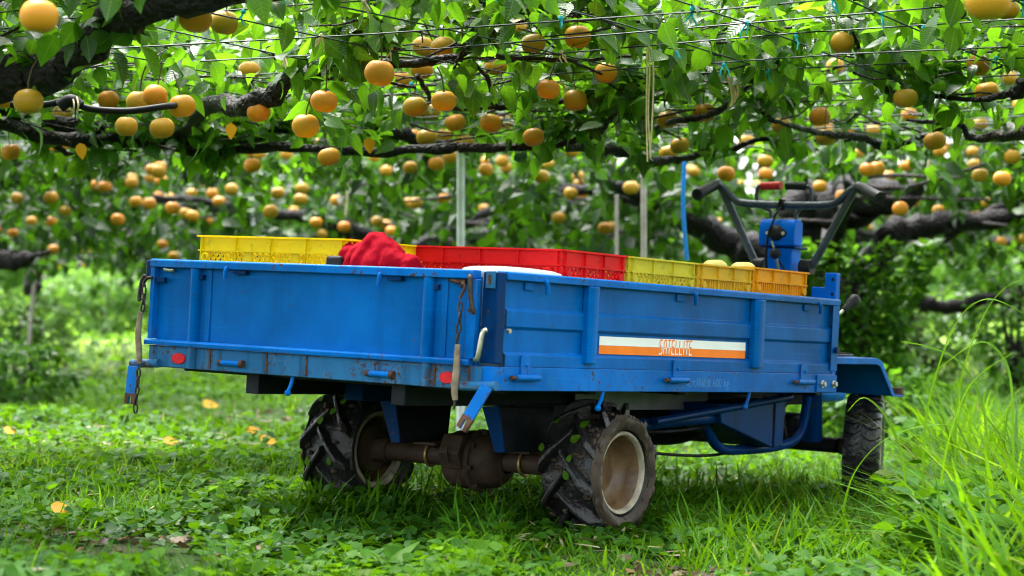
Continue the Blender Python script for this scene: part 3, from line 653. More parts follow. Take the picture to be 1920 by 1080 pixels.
# wheels. Local frame of a wheel: axis x, outer side +x
def wheel(name, loc, side, R, rim_r, wd, steer=0.0, kind='lug'):
    w = empty(name, (loc[0]+OFF[0], loc[1]+OFF[1], loc[2]+OFF[2]), (0, 0, steer), cart); s = side; h = wd/2
    rr = random.Random(sum(map(ord, name)) + int(loc[0]*100)); carc = R - (.034 if kind == 'lug' else .010)
    prof = [(-h*.62, rim_r+.002), (-h*.84, rim_r+.012), (-h*.98, rim_r+(carc-rim_r)*.40), (-h*1.0, rim_r+(carc-rim_r)*.62), (-h*.92, carc-.018), (-h*.80, carc-.007), (-h*.5, carc-.001), (0, carc+.001)]
    prof = prof + [(-a, r) for a, r in prof[-2::-1]]
    jit = [[rr.uniform(-1, 1) for _ in range(72)] for _ in prof]
    b = MB(); b.lathe(prof, (0, 0, 0), 'x', 72, lambda i, k: jit[i][k]*(.0022 if 1 < i < len(prof)-2 else 0))
    if kind == 'lug':
        nl = 10
        for sd_ in (-1, 1):
            for k in range(nl):
                t0 = 2*math.pi*(k + (.5 if sd_ > 0 else 0))/nl; st = []
                for q in range(6):
                    f = q/5; axl = sd_*(-.10*h + 1.02*h*f); drop = 0 if f < .8 else (f-.8)/.2*.030
                    ang = t0 - s*0 + .62*f; rb = carc - .012 - (drop*1.0); rt = R - drop*.8 + rr.uniform(-.002, .002); hw = (.115 + .035*f)*.5*1.15
                    st.append((axl, ang, rb, rt, hw))
                vs = []; 
                for axl, ang, rb, rt, hw in st:
                    for (r_, a_) in ((rb, ang-hw*1.75), (rt, ang-hw*.62), (rt, ang+hw*.62), (rb, ang+hw*1.75)):
                        vs.append((axl, -r_*math.cos(a_), -r_*math.sin(a_)))
                fs = [(0, 1, 2, 3), (23, 22, 21, 20)] + [(i*4+j, i*4+(j+1) % 4, (i+1)*4+(j+1) % 4, (i+1)*4+j) for i in range(5) for j in range(4)]
                b.add(vs, fs)
        b.build('tyre', M['tyre'], w, bevel=.003)
        # clods of mud caught between the lugs
        mb = MB()
        for _ in range(170):
            a = rr.uniform(0, 6.28); x = rr.uniform(-h*.9, h*.98); r_ = carc - max(0, abs(x)/h-.6)*.05 + rr.uniform(-.004, .006); c_ = rr.uniform(.004, .012)
            mb.ball((x, r_*math.cos(a), r_*math.sin(a)), c_, 6, 4, (rr.uniform(.7, 1.8), rr.uniform(.6, 1.3), rr.uniform(.6, 1.3)))
        for _ in range(90):
            a = rr.uniform(0, 6.28); r_ = rr.uniform(rim_r+.02, carc-.01); mb.ball((s*h*(.97), r_*math.cos(a), r_*math.sin(a)), rr.uniform(.004, .011), 6, 4, (.4, rr.uniform(.8, 1.8), rr.uniform(.8, 1.8)))
        o = mb.build('mud_clods', M['mud'], w, smooth=True); o['kind'] = 'stuff'
        cr = MB(); cj = [[rr.uniform(0, 1) for _ in range(90)] for _ in range(5)]
        cp = [(s*h*.90, rim_r+.010), (s*h*1.0, rim_r+(carc-rim_r)*.38), (s*h*1.015, rim_r+(carc-rim_r)*.62), (s*h*.97, carc-.016), (s*h*.86, carc-.004)]
        vs = []; nq = 90
        for i_, (a_, r_) in enumerate(cp):
            for k_ in range(nq):
                t_ = 2*math.pi*k_/nq; lump = .5 + .5*math.sin(11*t_ + i_*.9) ; vs.append((a_ + s*(.0035*cj[i_][k_] + .002*lump), (r_ + .004*cj[i_][k_-1])*math.cos(t_), (r_ + .004*cj[i_][k_-1])*math.sin(t_)))
        cr.add(vs, [(i_*nq+k_, i_*nq+(k_+1) % nq, (i_+1)*nq+(k_+1) % nq, (i_+1)*nq+k_) for i_ in range(4) for k_ in range(nq)]).build('mud_crust', M['mud'], w, smooth=True)
        for _ in range(7):
            a = rr.uniform(2.4, 4.2); x = rr.uniform(-h*.7, h*.7); c_ = Vector((x, (R-.008)*math.cos(a), -(R-.008)*math.sin(a)*1.0)); up_ = Vector((0, math.cos(a), -math.sin(a)))
            tv, tf = leaf_template(True); fr = frames(np.array([[rr.uniform(-1, 1), -math.sin(a), -math.cos(a)]]), np.array([list(up_)]))
            me = scatter('stuck_leaf', (tv, tf), np.array([list(c_ + up_*.010)]), fr, np.array([rr.uniform(.022, .04)]), np.array([rr.uniform(.6, 1)]), M['weed']); link('stuck_leaf', me, w)
    else:
        nl = 30
        for sd_ in (-1, 1):
            for k in range(nl):
                t0 = 2*math.pi*(k + (.5 if sd_ > 0 else 0))/nl; vs = []
                for q in range(6):
                    f = q/5; axl = sd_*(.03*h + .93*h*f); ang = t0 + .10*math.sin(f*math.pi)*1.0; drop = 0 if f < .75 else (f-.75)/.25*.018; hw = .062
                    for (r_, a_) in ((carc-.012-drop, ang-hw), (R-drop, ang-hw*.8), (R-drop, ang+hw*.8), (carc-.012-drop, ang+hw)):
                        vs.append((axl, r_*math.cos(a_), r_*math.sin(a_)))
                b.add(vs, [(0, 1, 2, 3), (23, 22, 21, 20)] + [(i*4+j, i*4+(j+1) % 4, (i+1)*4+(j+1) % 4, (i+1)*4+j) for i in range(5) for j in range(4)])
        b.build('tyre', M['tyre_front'], w, bevel=.0015)
    fl = MB(); fl.lathe([(s*h*.74, rim_r-.008), (s*h*.84, rim_r-.005), (s*h*.88, rim_r), (s*h*.88, rim_r+.004), (s*h*.82, rim_r+.007), (s*h*.6, rim_r+.004)], (0, 0, 0), 'x', 64); fl.lathe([(-s*h*.60, rim_r-.014), (-s*h*.80, rim_r-.010), (-s*h*.86, rim_r), (-s*h*.84, rim_r+.007), (-s*h*.6, rim_r+.006)], (0, 0, 0), 'x', 64)
    fl.build('rim_flange', M['rim_edge'], w, smooth=True)
    d = MB(); d.lathe([(s*h*.75, rim_r-.0075), (s*h*.62, rim_r-.015), (s*h*.42, rim_r-.020), (s*h*.16, rim_r-.030), (s*h*.06, rim_r-.044), (s*h*.05, rim_r*.52), (s*h*.10, rim_r*.44), (s*h*.12, rim_r*.22), (s*h*.11, .001)], (0, 0, 0), 'x', 56)
    d.lathe([(s*h*.40, rim_r-.021), (-s*h*.62, rim_r-.016)], (0, 0, 0), 'x', 56); d.build('rim_disc', M['rim'] if kind == 'lug' else M['axle'], w, smooth=True)
    hb = MB(); hb.lathe([(-s*h*.05, .001), (-s*h*.05, rim_r*.80), (-s*h*.30, rim_r*.80), (-s*h*.34, rim_r*.70), (-s*h*.62, rim_r*.62), (-s*h*.70, rim_r*.36), (-s*h*1.3, rim_r*.30), (-s*h*1.3, .001)], (0, 0, 0), 'x', 40)
    hb.build('brake_drum', M['axle'], w, smooth=True)
    return w
wheel('rear_wheel', (1.10, AX, AW), 1, .210, .117, .20)
wheel('rear_wheel', (.178, AX, AW), -1, .210, .117, .20)
wheel('front_wheel', (1.105, 2.555, -.205), 1, .198, .105, .135, R_(23), 'road')
wheel('front_wheel', (.175, 2.47, -.205), -1, .198, .105, .135, R_(23), 'road')
C().tube([(.2, 2.47, -.205), (1.03, 2.50, -.205)], .028, 14).build('front_axle', M['chassis'], cart, smooth=True)
C().box(.40, .92, 2.36, 2.60, -.20, -.10).build('front_gearbox', M['chassis'], cart, bevel=.02)
C().tube([(.985, 2.38, -.19), (.985, 2.36, .02)], .036, 16).build('king_post', M['blue_dark'], cart, smooth=True)
C().tube([(.94, 2.22, -.17), (.94, 2.22, .03)], .014, 12).build('frame_strut', M['blue_dark'], cart, smooth=True)
tube_part('tie_rod', [(.3, 2.3, -.16), (.98, 2.3, -.15)], .011, M['chassis'])

# front platform and fenders
def fender(u0, u1, out):
    pr = [(2.00, .120), (2.335, .123), (2.375, .112), (2.49, -.006), (2.575, -.008)]
    b = C(); th = .006; lo = [(p[0], p[1]-th) for p in pr[::-1]]; loop = pr + lo; n = len(loop); m = len(pr)
    vs = [(u0, p[0], p[1]) for p in loop] + [(u1, p[0], p[1]) for p in loop]
    fs = [(i, (i+1) % n, n+(i+1) % n, n+i) for i in range(n)] + [(i, i+1, n-2-i, n-1-i) for i in range(m-1)] + [(n+i, 2*n-1-i, 2*n-2-i, n+i+1) for i in range(m-1)]
    b.add(vs, fs); f = b.build('fender', M['blue'], cart, bevel=.0015)
    lip = [(2.00, .119), (2.335, .122), (2.375, .111), (2.49, -.007), (2.50, -.032), (2.46, -.010), (2.36, .092), (2.33, .099), (2.00, .096)]
    e = u1 if out > 0 else u0
    part(C().prism(lip[:4] + [(2.475, -.014), (2.362, .094), (2.33, .101), (2.00, .098)], 0, e + (.0005 if out > 0 else -.0045), e + (.0045 if out > 0 else -.0005)), 'fender_lip', M['blue_rail'], f, bevel=.001)
    part(C().box(u0+.01, u1-.004, 2.492, 2.57, -.0075, .022) if False else C().box(u0+.01, u1-.002, 2.555, 2.575, -.0078, .018), 'step_edge', M['rusty'], f, bevel=.002)
    return f
f = fender(.965, 1.245, 1); fender(.015, .295, -1)
pd = C().box(1.03, 1.19, 2.05, 2.27, .124, .132).build('foot_pad', M['rubber_grip'], f, bevel=.003)
for k in range(11): C().box(1.035, 1.185, 2.058 + k*.019, 2.066 + k*.019, .132, .137).build('pad_rib', M['rubber_grip'], f, bevel=.001)
C().box(.30, .96, 2.0, 2.66, .03, .045).build('platform', M['blue_dark'], cart, bevel=.004)
C().box(.42, .84, 2.66, 2.95, -.06, .10).build('engine_cover', M['blue'], cart, bevel=.03)
# gear lever with black knob
lv = tube_part('gear_lever', [(1.18, 2.10, .10), (1.19, 2.09, .24), (1.205, 2.12, .275), (1.215, 2.14, .292)], .006, M['bolt'])
kn = C(); k0, k1 = Vector((1.212, 2.128, .284)), Vector((1.232, 2.19, .332)); dd = k1-k0
kn.tube([k0 + dd*t for t in (0, .1, .35, .55, .75, .9, .97, 1)], [.009, .011, .014, .019, .022, .019, .013, .003], 14).build('knob', M['rubber_grip'], lv, smooth=True)

# steering column, handlebar
cv = 2.76
cm = C().prism([(.572, cv-.04), (.682, cv-.04), (.682, cv+.04), (.572, cv+.04)], 2, .10, .535).build('steering_column', M['blue_column'], cart, bevel=.006)
hd = C(); pr = [(cv-.058, .530), (cv-.062, .560), (cv-.058, .612), (cv-.040, .632), (cv-.01, .634), (cv+.012, .62), (cv+.015, .53)]
hd.prism(pr, 0, .546, .700); hd.build('column_head', M['blue_column'], cm, bevel=.006)
part(C().box(.55, .70, cv-.045, cv+.06, .520, .5295), 'head_collar', M['blue_dark'], cm, bevel=.003)
for u in (.56, .625, .69): part(C().lathe([(.632, .0005), (.632, .005), (.637, .005), (.637, .0005)], (u, cv, 0), 'z', 6), 'head_screw', M['bolt'], cm)
kb = C(); kb.lathe([(cv-.085, .0005), (cv-.085, .012), (cv-.079, .022), (cv-.066, .030), (cv-.061, .032)], (.624, 0, .578), 'y', 20); kb.prism([(.624+.046*math.cos(t), .578+.022*math.sin(t)) for t in np.linspace(0, 6.283, 17)[:-1]], 1, cv-.066, cv-.0605)
part(kb, 'ignition_switch', M['rubber_grip'], cm, bevel=.002)
for u in (.590, .658): part(C().lathe([(cv-.072, .0005), (cv-.072, .007), (cv-.066, .007)], (u, 0, .577), 'y', 10), 'switch_screw', M['bolt'], cm)
part(C().ball((.636, cv-.085, .498), .022, 14, 10), 'lever_ball', M['rubber_grip'], cm, smooth=True)
tube_part('ball_lever', [(.636, cv-.08, .49), (.640, cv-.06, .44), (.645, cv-.03, .36)], .006, M['bolt'], par=cm)
tube_part('lever_rod', [(.615, cv-.078, .545), (.628, cv-.082, .52)], .004, M['bolt'], par=cm)
tube_part('lever_rod', [(.655, cv-.082, .47), (.672, cv-.075, .44), (.678, cv-.07, .43)], .004, M['chassis'], par=cm)
part(C().ball((.680, cv-.07, .428), .007, 8, 6), 'rod_end', M['rubber_grip'], cm, smooth=True)
for u, s in ((.530, -1), (.735, 1)): part(C().lathe([(u-.03, .0005), (u-.03, .03), (u+.02, .03), (u+.02, .0005)], (0, cv, .452), 'x', 18), 'pivot_boss', M['rubber_grip'], cm, bevel=.003)
hb = empty('handlebar', (0, 0, 0), parent=cart)
C().tube(bend([(.318, cv, .772), (.352, cv, .752), (.395, cv, .714), (.45, cv, .695), (.63, cv, .690), (.80, cv, .692), (.855, cv, .710), (.895, cv, .745), (.930, cv, .764)], 6), .0150, 14).build('crossbar', M['steel_dark'], hb, smooth=True)
for (a, b_) in (((.333, cv+.002, .758), (.512, cv, .452)), ((.915, cv+.002, .752), (.752, cv, .452))): C().tube([a, b_], .0150, 14).build('stay', M['steel_dark'], hb, smooth=True)
for (a, b_) in (((.318, cv, .772), (.322, cv-.16, .716)), ((.930, cv, .764), (1.078, cv-.11, .712))):
    A_, B_ = Vector(a), Vector(b_); dn = (B_-A_).normalized(); C().tube([A_ - dn*.004, A_ + dn*.02], .018, 14).build('grip_joint', M['steel_dark'], hb, smooth=True)
    L_ = (B_-A_).length; C().tube([A_ + dn*.02, A_ + dn*.024, B_ - dn*.014, B_ - dn*.012, B_], [.019, .0215, .0225, .0245, .0235], 16).build('grip', M['rubber_grip'], hb, smooth=True)
    C().tube([B_ - dn*.001, B_ + dn*.0015], .006, 10).build('grip_cap', M['chassis'], hb)
lv = tube_part('brake_lever', [(.520, cv+.07, .60), (.520, cv+.08, .655), (.512, cv+.085, .675), (.470, cv+.085, .690), (.452, cv+.085, .715), (.450, cv+.085, .750), (.458, cv+.085, .768), (.475, cv+.085, .770)], .008, M['steel_dark'], par=hb)
C().tube([(.470, cv+.085, .770), (.556, cv+.085, .772)], .016, 14).build('red_grip', M['red_grip'], hb, smooth=True)
tube_part('brake_lever', [(.640, cv+.07, .60), (.632, cv+.08, .66), (.650, cv+.085, .685), (.685, cv+.085, .70), (.690, cv+.085, .74), (.682, cv+.085, .764), (.666, cv+.085, .770)], .008, M['steel_dark'], par=hb)
C().tube([(.580, cv+.085, .772), (.668, cv+.085, .770)], .016, 14).build('black_grip', M['rubber_grip'], hb, smooth=True)
tube_part('cable', [(.612, cv-.020, .712), (.606, cv-.03, .67), (.614, cv-.066, .63), (.604, cv-.09, .56), (.600, cv-.085, .46), (.602, cv-.05, .38)], .0045, M['hose'], par=hb)
tube_part('cable', [(.618, cv-.020, .710), (.622, cv-.03, .68), (.612, cv-.07, .64)], .004, M['hose'], par=hb)
for k in range(2): C().tube([(.612+.006*k, cv+.020*math.cos(t), .690+.020*math.sin(t)) for t in np.linspace(0, 6.283, 15)[:-1]], .003, 6, closed=True).build('cable_tie', M['hose'], hb)

# ------------------------------------------------------------------ load in the bed
RE = RW.to_euler()
def crate(u0, v0, a, b, h, mat, style, label, tilt=0.0):
    """open harvest crate; a along u, b along v; its low rear-left corner at u0,v0 on the bed floor"""
    e = empty('harvest_crate', uvw(u0, v0, .0605), (RW @ Matrix.Rotation(tilt, 3, 'Z')).to_euler()); tag(e, label, 'crate', 'plastic harvest crates in the cart bed')
    t = .007; top0 = h-.046; win0 = h-.135
    body = MB(); body.box(0, a, 0, b, 0, .008); rim = MB(); lat = MB()
    walls = [('y', 0, a), ('y', b-t, a), ('x', 0, b), ('x', a-t, b)]
    for wi, (axn, pos, ln) in enumerate(walls):
        s0 = 0 if axn == 'y' else t; s1 = ln if axn == 'y' else ln-t
        def bx(m, p0, p1, z0, z1, d0=0.0, d1=t, pos=pos, axn=axn):
            if axn == 'y': m.box(p0, p1, pos+d0, pos+d1, z0, z1)
            else: m.box(pos+d0, pos+d1, p0, p1, z0, z1)
        outw = -1 if pos == 0 else 1
        bx(body, s0, s1, .008, win0); bx(body, s0, s1, top0, h-.004)
        nw = 3; pil = .030; ww = (s1-s0-pil*(nw+1))/nw
        for k in range(nw+1): bx(body, s0+k*(ww+pil), s0+k*(ww+pil)+pil, win0, top0)
        o0, o1 = (-.011, -.0005) if outw < 0 else (t+.0005, t+.011)
        bx(rim, s0-.004 if axn == 'y' else s0-.018, s1+.004 if axn == 'y' else s1+.018, h-.005, h, min(o0, 0)-.001, max(o1, t)+.001) if axn == 'y' else bx(rim, s0-.004, s1+.004, h-.005, h, min(o0, 0)-.001, max(o1, t)+.001)
        bx(rim, s0+.001, s1-.001, top0-.001, top0+.003, o0*.85, o1*.85 if outw > 0 else o1)
        nr = 5 if ln > .45 else 4
        for k in range(nr):
            p = s0+.012 + (s1-s0-.024)*k/(nr-1); bx(rim, p-.0018, p+.0018, win0-.06, h-.0055, o0*.8, o1*.8 if outw > 0 else o1)
        for k in range(nw):
            p0 = s0+pil+k*(ww+pil); p1 = p0+ww; z0, z1 = win0, top0
            if style == 'lattice':
                for fam in (0, 1):
                    q = -(z1-z0)
                    while q < ww:
                        xa, xb = max(p0, p0+q), min(p1, p0+q+(z1-z0))
                        if xb-xa > .004:
                            za, zb = z0+(xa-p0-q), z0+(xb-p0-q)
                            if fam: za, zb = z1-(za-z0), z1-(zb-z0)
                            hw = .0036; dd0 = .001 if fam else .0035; vs = []
                            for dd_ in (dd0, dd0+.002):
                                for (x_, z_, sg_) in ((xa, za, -1), (xb, zb, -1), (xb, zb, 1), (xa, za, 1)):
                                    vs.append((x_, pos+dd_, z_+sg_*hw) if axn == 'y' else (pos+dd_, x_, z_+sg_*hw))
                            lat.add(vs, [(0, 1, 2, 3), (7, 6, 5, 4), (0, 4, 5, 1), (1, 5, 6, 2), (2, 6, 7, 3), (3, 7, 4, 0)])
                        q += .0215
            else:
                n = int(ww/.013)
                for i in range(n): bx(lat, p0+i*ww/n+.0015, p0+i*ww/n+.0075, z0, z1, .001, .005)
    body.build('crate_wall', mat, e, bevel=.0015); rim.build('crate_rim', mat, e); lat.build('crate_lattice', mat, e)
    lugs = [(.035, -.010), (a-.04, -.010)]
    for (lu, lvv) in lugs:
        MB().tube([(lu+.011*math.cos(q), lvv-.002, h-.066+.011*math.sin(q)) for q in np.linspace(0, 6.283, 15)[:-1]], .004, 8, closed=True).build('ring_lug', mat, e, smooth=True)
        MB().tube([(a+.010, .03 if lu < .1 else b-.03, h-.066+.0), (a+.001, .03 if lu < .1 else b-.03, h-.066)], .012, 12).build('ring_lug', mat, e, smooth=True)
    return e
HC = .336
crate(.085, .105, .570, .350, HC, M['yellow_plastic'], 'lattice', 'bright yellow lattice crate at the left end of the cart bed')
crate(.612, .425, .566, .335, HC, M['red_plastic'], 'lattice', 'red lattice crate in the middle of the cart bed')
crate(.612, .778, .566, .388, HC, M['lime_plastic'], 'lattice', 'greenish yellow crate right behind the red crate')
crate(.612, 1.182, .566, .342, HC, M['amber_plastic'], 'slots', 'dull amber crate holding two pale pears')
crate(.612, 1.536, .566, .375, HC+.006, M['orange_plastic'], 'slots', 'orange yellow slotted crate nearest the handlebar')
crate(.030, .480, .570, .350, HC-.004, M['yellow_plastic'], 'lattice', 'yellow crate mostly hidden behind the red cloth bag')
crate(.030, .850, .570, .350, HC+.010, M['red_plastic'], 'lattice', 'red crate whose rim just shows behind the red cloth bag')
# pale box with white lid in the near corner
e = empty('storage_box', uvw(1.085, .045, .0605), RE); tag(e, 'pale blue plastic box with white lid in the near corner of the bed', 'box')
MB().prism([(.015, .01), (.135, .01), (.135, .33), (.015, .33)], 2, 0, .245).build('box_body', M['pale_plastic'], e, bevel=.015)
b = MB(); n = 40
def sq(r, t, a, c): return (a*abs(math.cos(t))**.35*math.copysign(1, math.cos(t))*r, c*abs(math.sin(t))**.35*math.copysign(1, math.sin(t))*r)
vs = []; fs = []; lay = [(1, .240), (1.02, .246), (1.02, .256), (.97, .264), (.80, .270), (.4, .274), (.01, .275)]
for r, z in lay:
    for k in range(n): p = sq(r, 2*math.pi*k/n, .068, .172); vs.append((.075+p[0], .172+p[1], z))
for i in range(len(lay)-1):
    for k in range(n): fs.append((i*n+k, i*n+(k+1) % n, (i+1)*n+(k+1) % n, (i+1)*n+k))
MB().add(vs, fs).build('box_lid', M['lid_plastic'], e, smooth=True)
# red cloth bag slumped behind the tailgate
def red_bag():
    e = empty('cloth_bag', uvw(.74, .15, .0605), RE); tag(e, 'crumpled red cloth bag slumped between the yellow and red crates', 'bag')
    #     u,   top,  lean, front crease
    cols = [(.618, .398, .00, .02), (.628, .410, .00, .01), (.640, .385, .01, -.01), (.660, .372, .02, .012), (.682, .388, .02, -.014), (.700, .412, .02, .010), (.718, .427, .025, -.012),
            (.736, .420, .035, .012), (.758, .402, .045, -.014), (.782, .386, .050, .012), (.806, .374, .050, -.012), (.832, .362, .045, .010), (.856, .352, .035, -.006), (.874, .338, .02, 0)]
    rows = [(-.075, .0, 0), (-.085, .45, .3), (-.085, .74, .8), (-.070, .88, 1.), (-.040, .97, 1.), (-.008, 1.0, .6), (.030, .965, .6), (.065, .80, .5), (.080, .4, .3), (.080, .0, 0)]
    vs = []; fs = []; nr = len(rows)
    for i, (u, t, ln, cr) in enumerate(cols):
        t = .335 + (t-.335)*.88; u = u + .018
        sq_ = .35 + .65*math.sin(math.pi*(i+.9)/(len(cols)+.8))
        for k, (y, z, c_) in enumerate(rows):
            zz = .25*(t-.0605)*z if z < .5 else (t-.0605)*z
            vs.append((u - .74 + ln*(z-.6)*(1 if k < 6 else .5), y*sq_ - .02 + cr*c_ + .006*math.sin(k*2.1+i), max(.002, (t-.0605)*z + cr*.25*c_)))
    for i in range(len(cols)-1):
        for k in range(nr-1): fs.append((i*nr+k, i*nr+k+1, (i+1)*nr+k+1, (i+1)*nr+k))
    fs += [tuple(range(nr))[::-1], tuple((len(cols)-1)*nr+k for k in range(nr))]
    o = MB().add(vs, fs).build('bag_cloth', M['red_cloth'], e, smooth=True)
    o.data.polygons.foreach_set('use_smooth', [True]*len(o.data.polygons)); o.data.set_sharp_from_angle(angle=3.1)
    sb = o.modifiers.new('sub', 'SUBSURF'); sb.levels = sb.render_levels = 3
    for nm_, sc__, st_ in (('crumple', .085, .045), ('fine_crumple', .035, .014)):
        tx = bpy.data.textures.new(nm_, 'VORONOI'); tx.noise_scale = sc__; tx.weight_1 = -1.0; tx.weight_2 = 1.0; tx.distance_metric = 'DISTANCE'
        dm = o.modifiers.new(nm_, 'DISPLACE'); dm.texture = tx; dm.strength = -st_; dm.mid_level = .25; dm.texture_coords = 'LOCAL'
    P = [Vector(vs[k]) + Vector((-.003, -.002, 0)) for k in range(2, 7)]
    MB().tube(bend(P, 4), .0055, 6).build('bag_binding', M['black_cloth'], e, smooth=True)
    MB().prism([(-.118, -.096), (-.055, -.106), (-.055, -.085), (-.118, -.07)], 2, .20, .285).build('bag_base', M['black_cloth'], e, bevel=.008)
red_bag()

# ------------------------------------------------------------------ pear trees trained flat on the wires
ZW = 1.47                                   # wire height
TREES = [  # x, y, label
    (-2.55, 6.2, 'old pear tree at the left edge with thick black limb overhead'),
    (2.75, 6.6, 'pear tree at the right edge with fruit above the tall grass'),
    (-2.9, 9.6, 'pear tree whose thinner branches spread above the middle of the cart'),
    (2.02, 13.2, 'pear tree with dark forked trunk behind the handlebar'),
    (-3.3, 12.4, 'pear tree at far left with low black limb'),
    (-0.9, 17.5, 'blurred pear tree far behind the yellow crate'),
    (3.6, 19.0, 'blurred pear tree far behind the right end of the cart'),
    (-4.6, 20.5, 'blurred pear tree at the far end on the left'),
    (1.3, 22.5, 'blurred pear tree at the far end in the middle')]
tree_objs = []
for i, (x, y, lab) in enumerate(TREES):
    o = empty('pear_tree', (x, y, float(g_h(x, y)))); tag(o, lab, 'tree', 'trellised pear trees'); tree_objs.append(o)
TB = [Vector(o.location) for o in tree_objs]
def TM(i): return MB(tuple(-TB[i]))
LIMB_PTS = []
def limb(i, pts, name='limb', mat='bark', n=10, seg=10, rough=.20):
    """pts: (x,y,z,r)"""
    P = bend([Vector(p[:3]) for p in pts], 6); rs = []
    for k in range(len(pts)-1):
        for q in range(6): rs.append(pts[k][3] + (pts[k+1][3]-pts[k][3])*q/6)
    rs.append(pts[-1][3]); rr = random.Random(len(P)*7+i)
    if name == 'limb': LIMB_PTS.extend([(p.x, p.y, p.z, r) for p, r in zip(P, rs)])
    P = [p + Vector((rr.uniform(-1, 1), rr.uniform(-1, 1), rr.uniform(-1, 1)))*r*rough*1.6 for p, r in zip(P, rs)]
    rs = [r*(1+rr.uniform(-rough, rough)) for r in rs]
    return TM(i).tube(P, rs, seg).build(name, M[mat], tree_objs[i], smooth=True)
def plimb(i, pts, **k):
    """limb through picture points: (px, py, depth, width in px)"""
    return limb(i, [(*at(p[0], p[1], p[2]), p[3]*p[2]/FPX/2*(.78 if p[2] > 6.5 else .95)) for p in pts], **k)
# trunks
def trunk(i, r=.09, h=1.0, lean=(0, 0)):
    b = TB[i]; limb(i, [(b.x, b.y, b.z-.05, r*1.35), (b.x+lean[0]*.3, b.y+lean[1]*.3, b.z+.25, r*1.05), (b.x+lean[0]*.7, b.y+lean[1]*.7, b.z+h*.65, r*.95), (b.x+lean[0], b.y+lean[1], b.z+h, r)], name='trunk', seg=14)
    return Vector((b.x+lean[0], b.y+lean[1], b.z+h))
tops = [trunk(0, .11, 1.0, (.1, -.1)), trunk(1, .09, 1.05), None, None, trunk(4, .10, .62, (.1, 0)), trunk(5), trunk(6), trunk(7), trunk(8)]
T0_ = tops[0]
# left tree: limbs that run into the picture
limb(0, [(*T0_, .085), (*at(-260, 190, 5.9), .065), (*at(-60, 168, 5.7), .056)])
plimb(0, [(-60, 168, 5.7, 84), (40, 150, 5.6, 86), (110, 128, 5.5, 62), (165, 85, 5.4, 62), (230, 30, 5.3, 74), (330, 12, 5.2, 52), (470, -12, 5.1, 44), (640, -40, 5.0, 34)])
limb(0, [(*T0_, .07), (*at(-260, 215, 7.6), .055), (*at(-60, 205, 8.0), .046)])
plimb(0, [(-60, 205, 8.0, 46), (60, 222, 8.2, 46), (200, 246, 8.3, 42), (330, 262, 8.4, 38), (450, 262, 8.5, 32), (560, 238, 8.6, 30), (660, 232, 8.7, 34), (760, 255, 8.8, 30), (860, 276, 8.9, 22), (1000, 274, 8.9, 16)])
plimb(0, [(330, 262, 8.4, 26), (395, 200, 7.6, 38), (455, 196, 7.1, 48), (510, 178, 7.0, 46), (560, 142, 6.9, 38), (640, 128, 6.9, 32), (760, 120, 6.9, 24), (900, 100, 6.8, 14)])
plimb(0, [(560, 150, 7.0, 12), (620, 148, 7.0, 11), (700, 150, 7.0, 9), (780, 165, 7.0, 7)], mat='twig')
plimb(0, [(100, 272, 8.2, 14), (140, 292, 8.2, 12), (190, 290, 8.2, 10), (245, 270, 8.2, 8)])
# middle tree: overhead branches and twigs
plimb(2, [(860, 276, 7.9, 22), (960, 276, 7.9, 20), (1040, 271, 7.9, 20), (1100, 257, 7.8, 17), (1130, 240, 7.7, 17), (1150, 215, 7.6, 14), (1172, 190, 7.5, 10)], mat='twig')
plimb(2, [(1050, 272, 8.0, 22), (1150, 282, 8.4, 24), (1215, 300, 8.6, 26), (1270, 300, 8.8, 20), (1340, 280, 9.0, 16)])
plimb(2, [(640, -10, 6.6, 9), (648, 30, 6.6, 9), (665, 62, 6.6, 10), (692, 86, 6.6, 11), (760, 92, 6.6, 8)], mat='twig')
plimb(2, [(925, -10, 6.7, 8), (930, 30, 6.7, 10), (925, 58, 6.7, 11), (870, 95, 6.8, 9), (850, 130, 6.8, 8)], mat='twig')
plimb(2, [(930, 60, 6.7, 9), (980, 40, 6.7, 8), (1080, 25, 6.7, 6), (1160, 35, 6.7, 4)], mat='twig')
plimb(2, [(920, 195, 7.2, 10), (916, 150, 7.1, 11), (880, 110, 7.0, 10), (870, 85, 6.9, 8)], mat='twig')
plimb(2, [(780, 140, 7.1, 10), (800, 170, 7.2, 12), (812, 188, 7.3, 9), (860, 205, 7.4, 8), (930, 200, 7.4, 9)], mat='twig')
plimb(2, [(930, 105, 6.9, 14), (1020, 112, 7.0, 12), (1100, 112, 7.0, 9), (1180, 105, 7.0, 8), (1260, 95, 7.0, 6)], mat='twig')
plimb(2, [(915, 195, 7.6, 16), (960, 202, 7.6, 16), (1040, 192, 7.6, 12), (1140, 175, 7.6, 20), (1210, 165, 7.7, 22), (1300, 150, 7.8, 14)])
t2 = trunk(2, .09, .95)
limb(2, [(*t2, .07), (*at(-200, 255, 9.0), .05), (*at(0, 228, 8.0), .030)])
plimb(2, [(0, 228, 8.0, 30), (120, 262, 8.0, 36), (240, 262, 8.2, 26), (380, 285, 8.4, 22), (520, 275, 8.3, 22), (700, 285, 8.1, 24), (860, 276, 7.9, 24)])
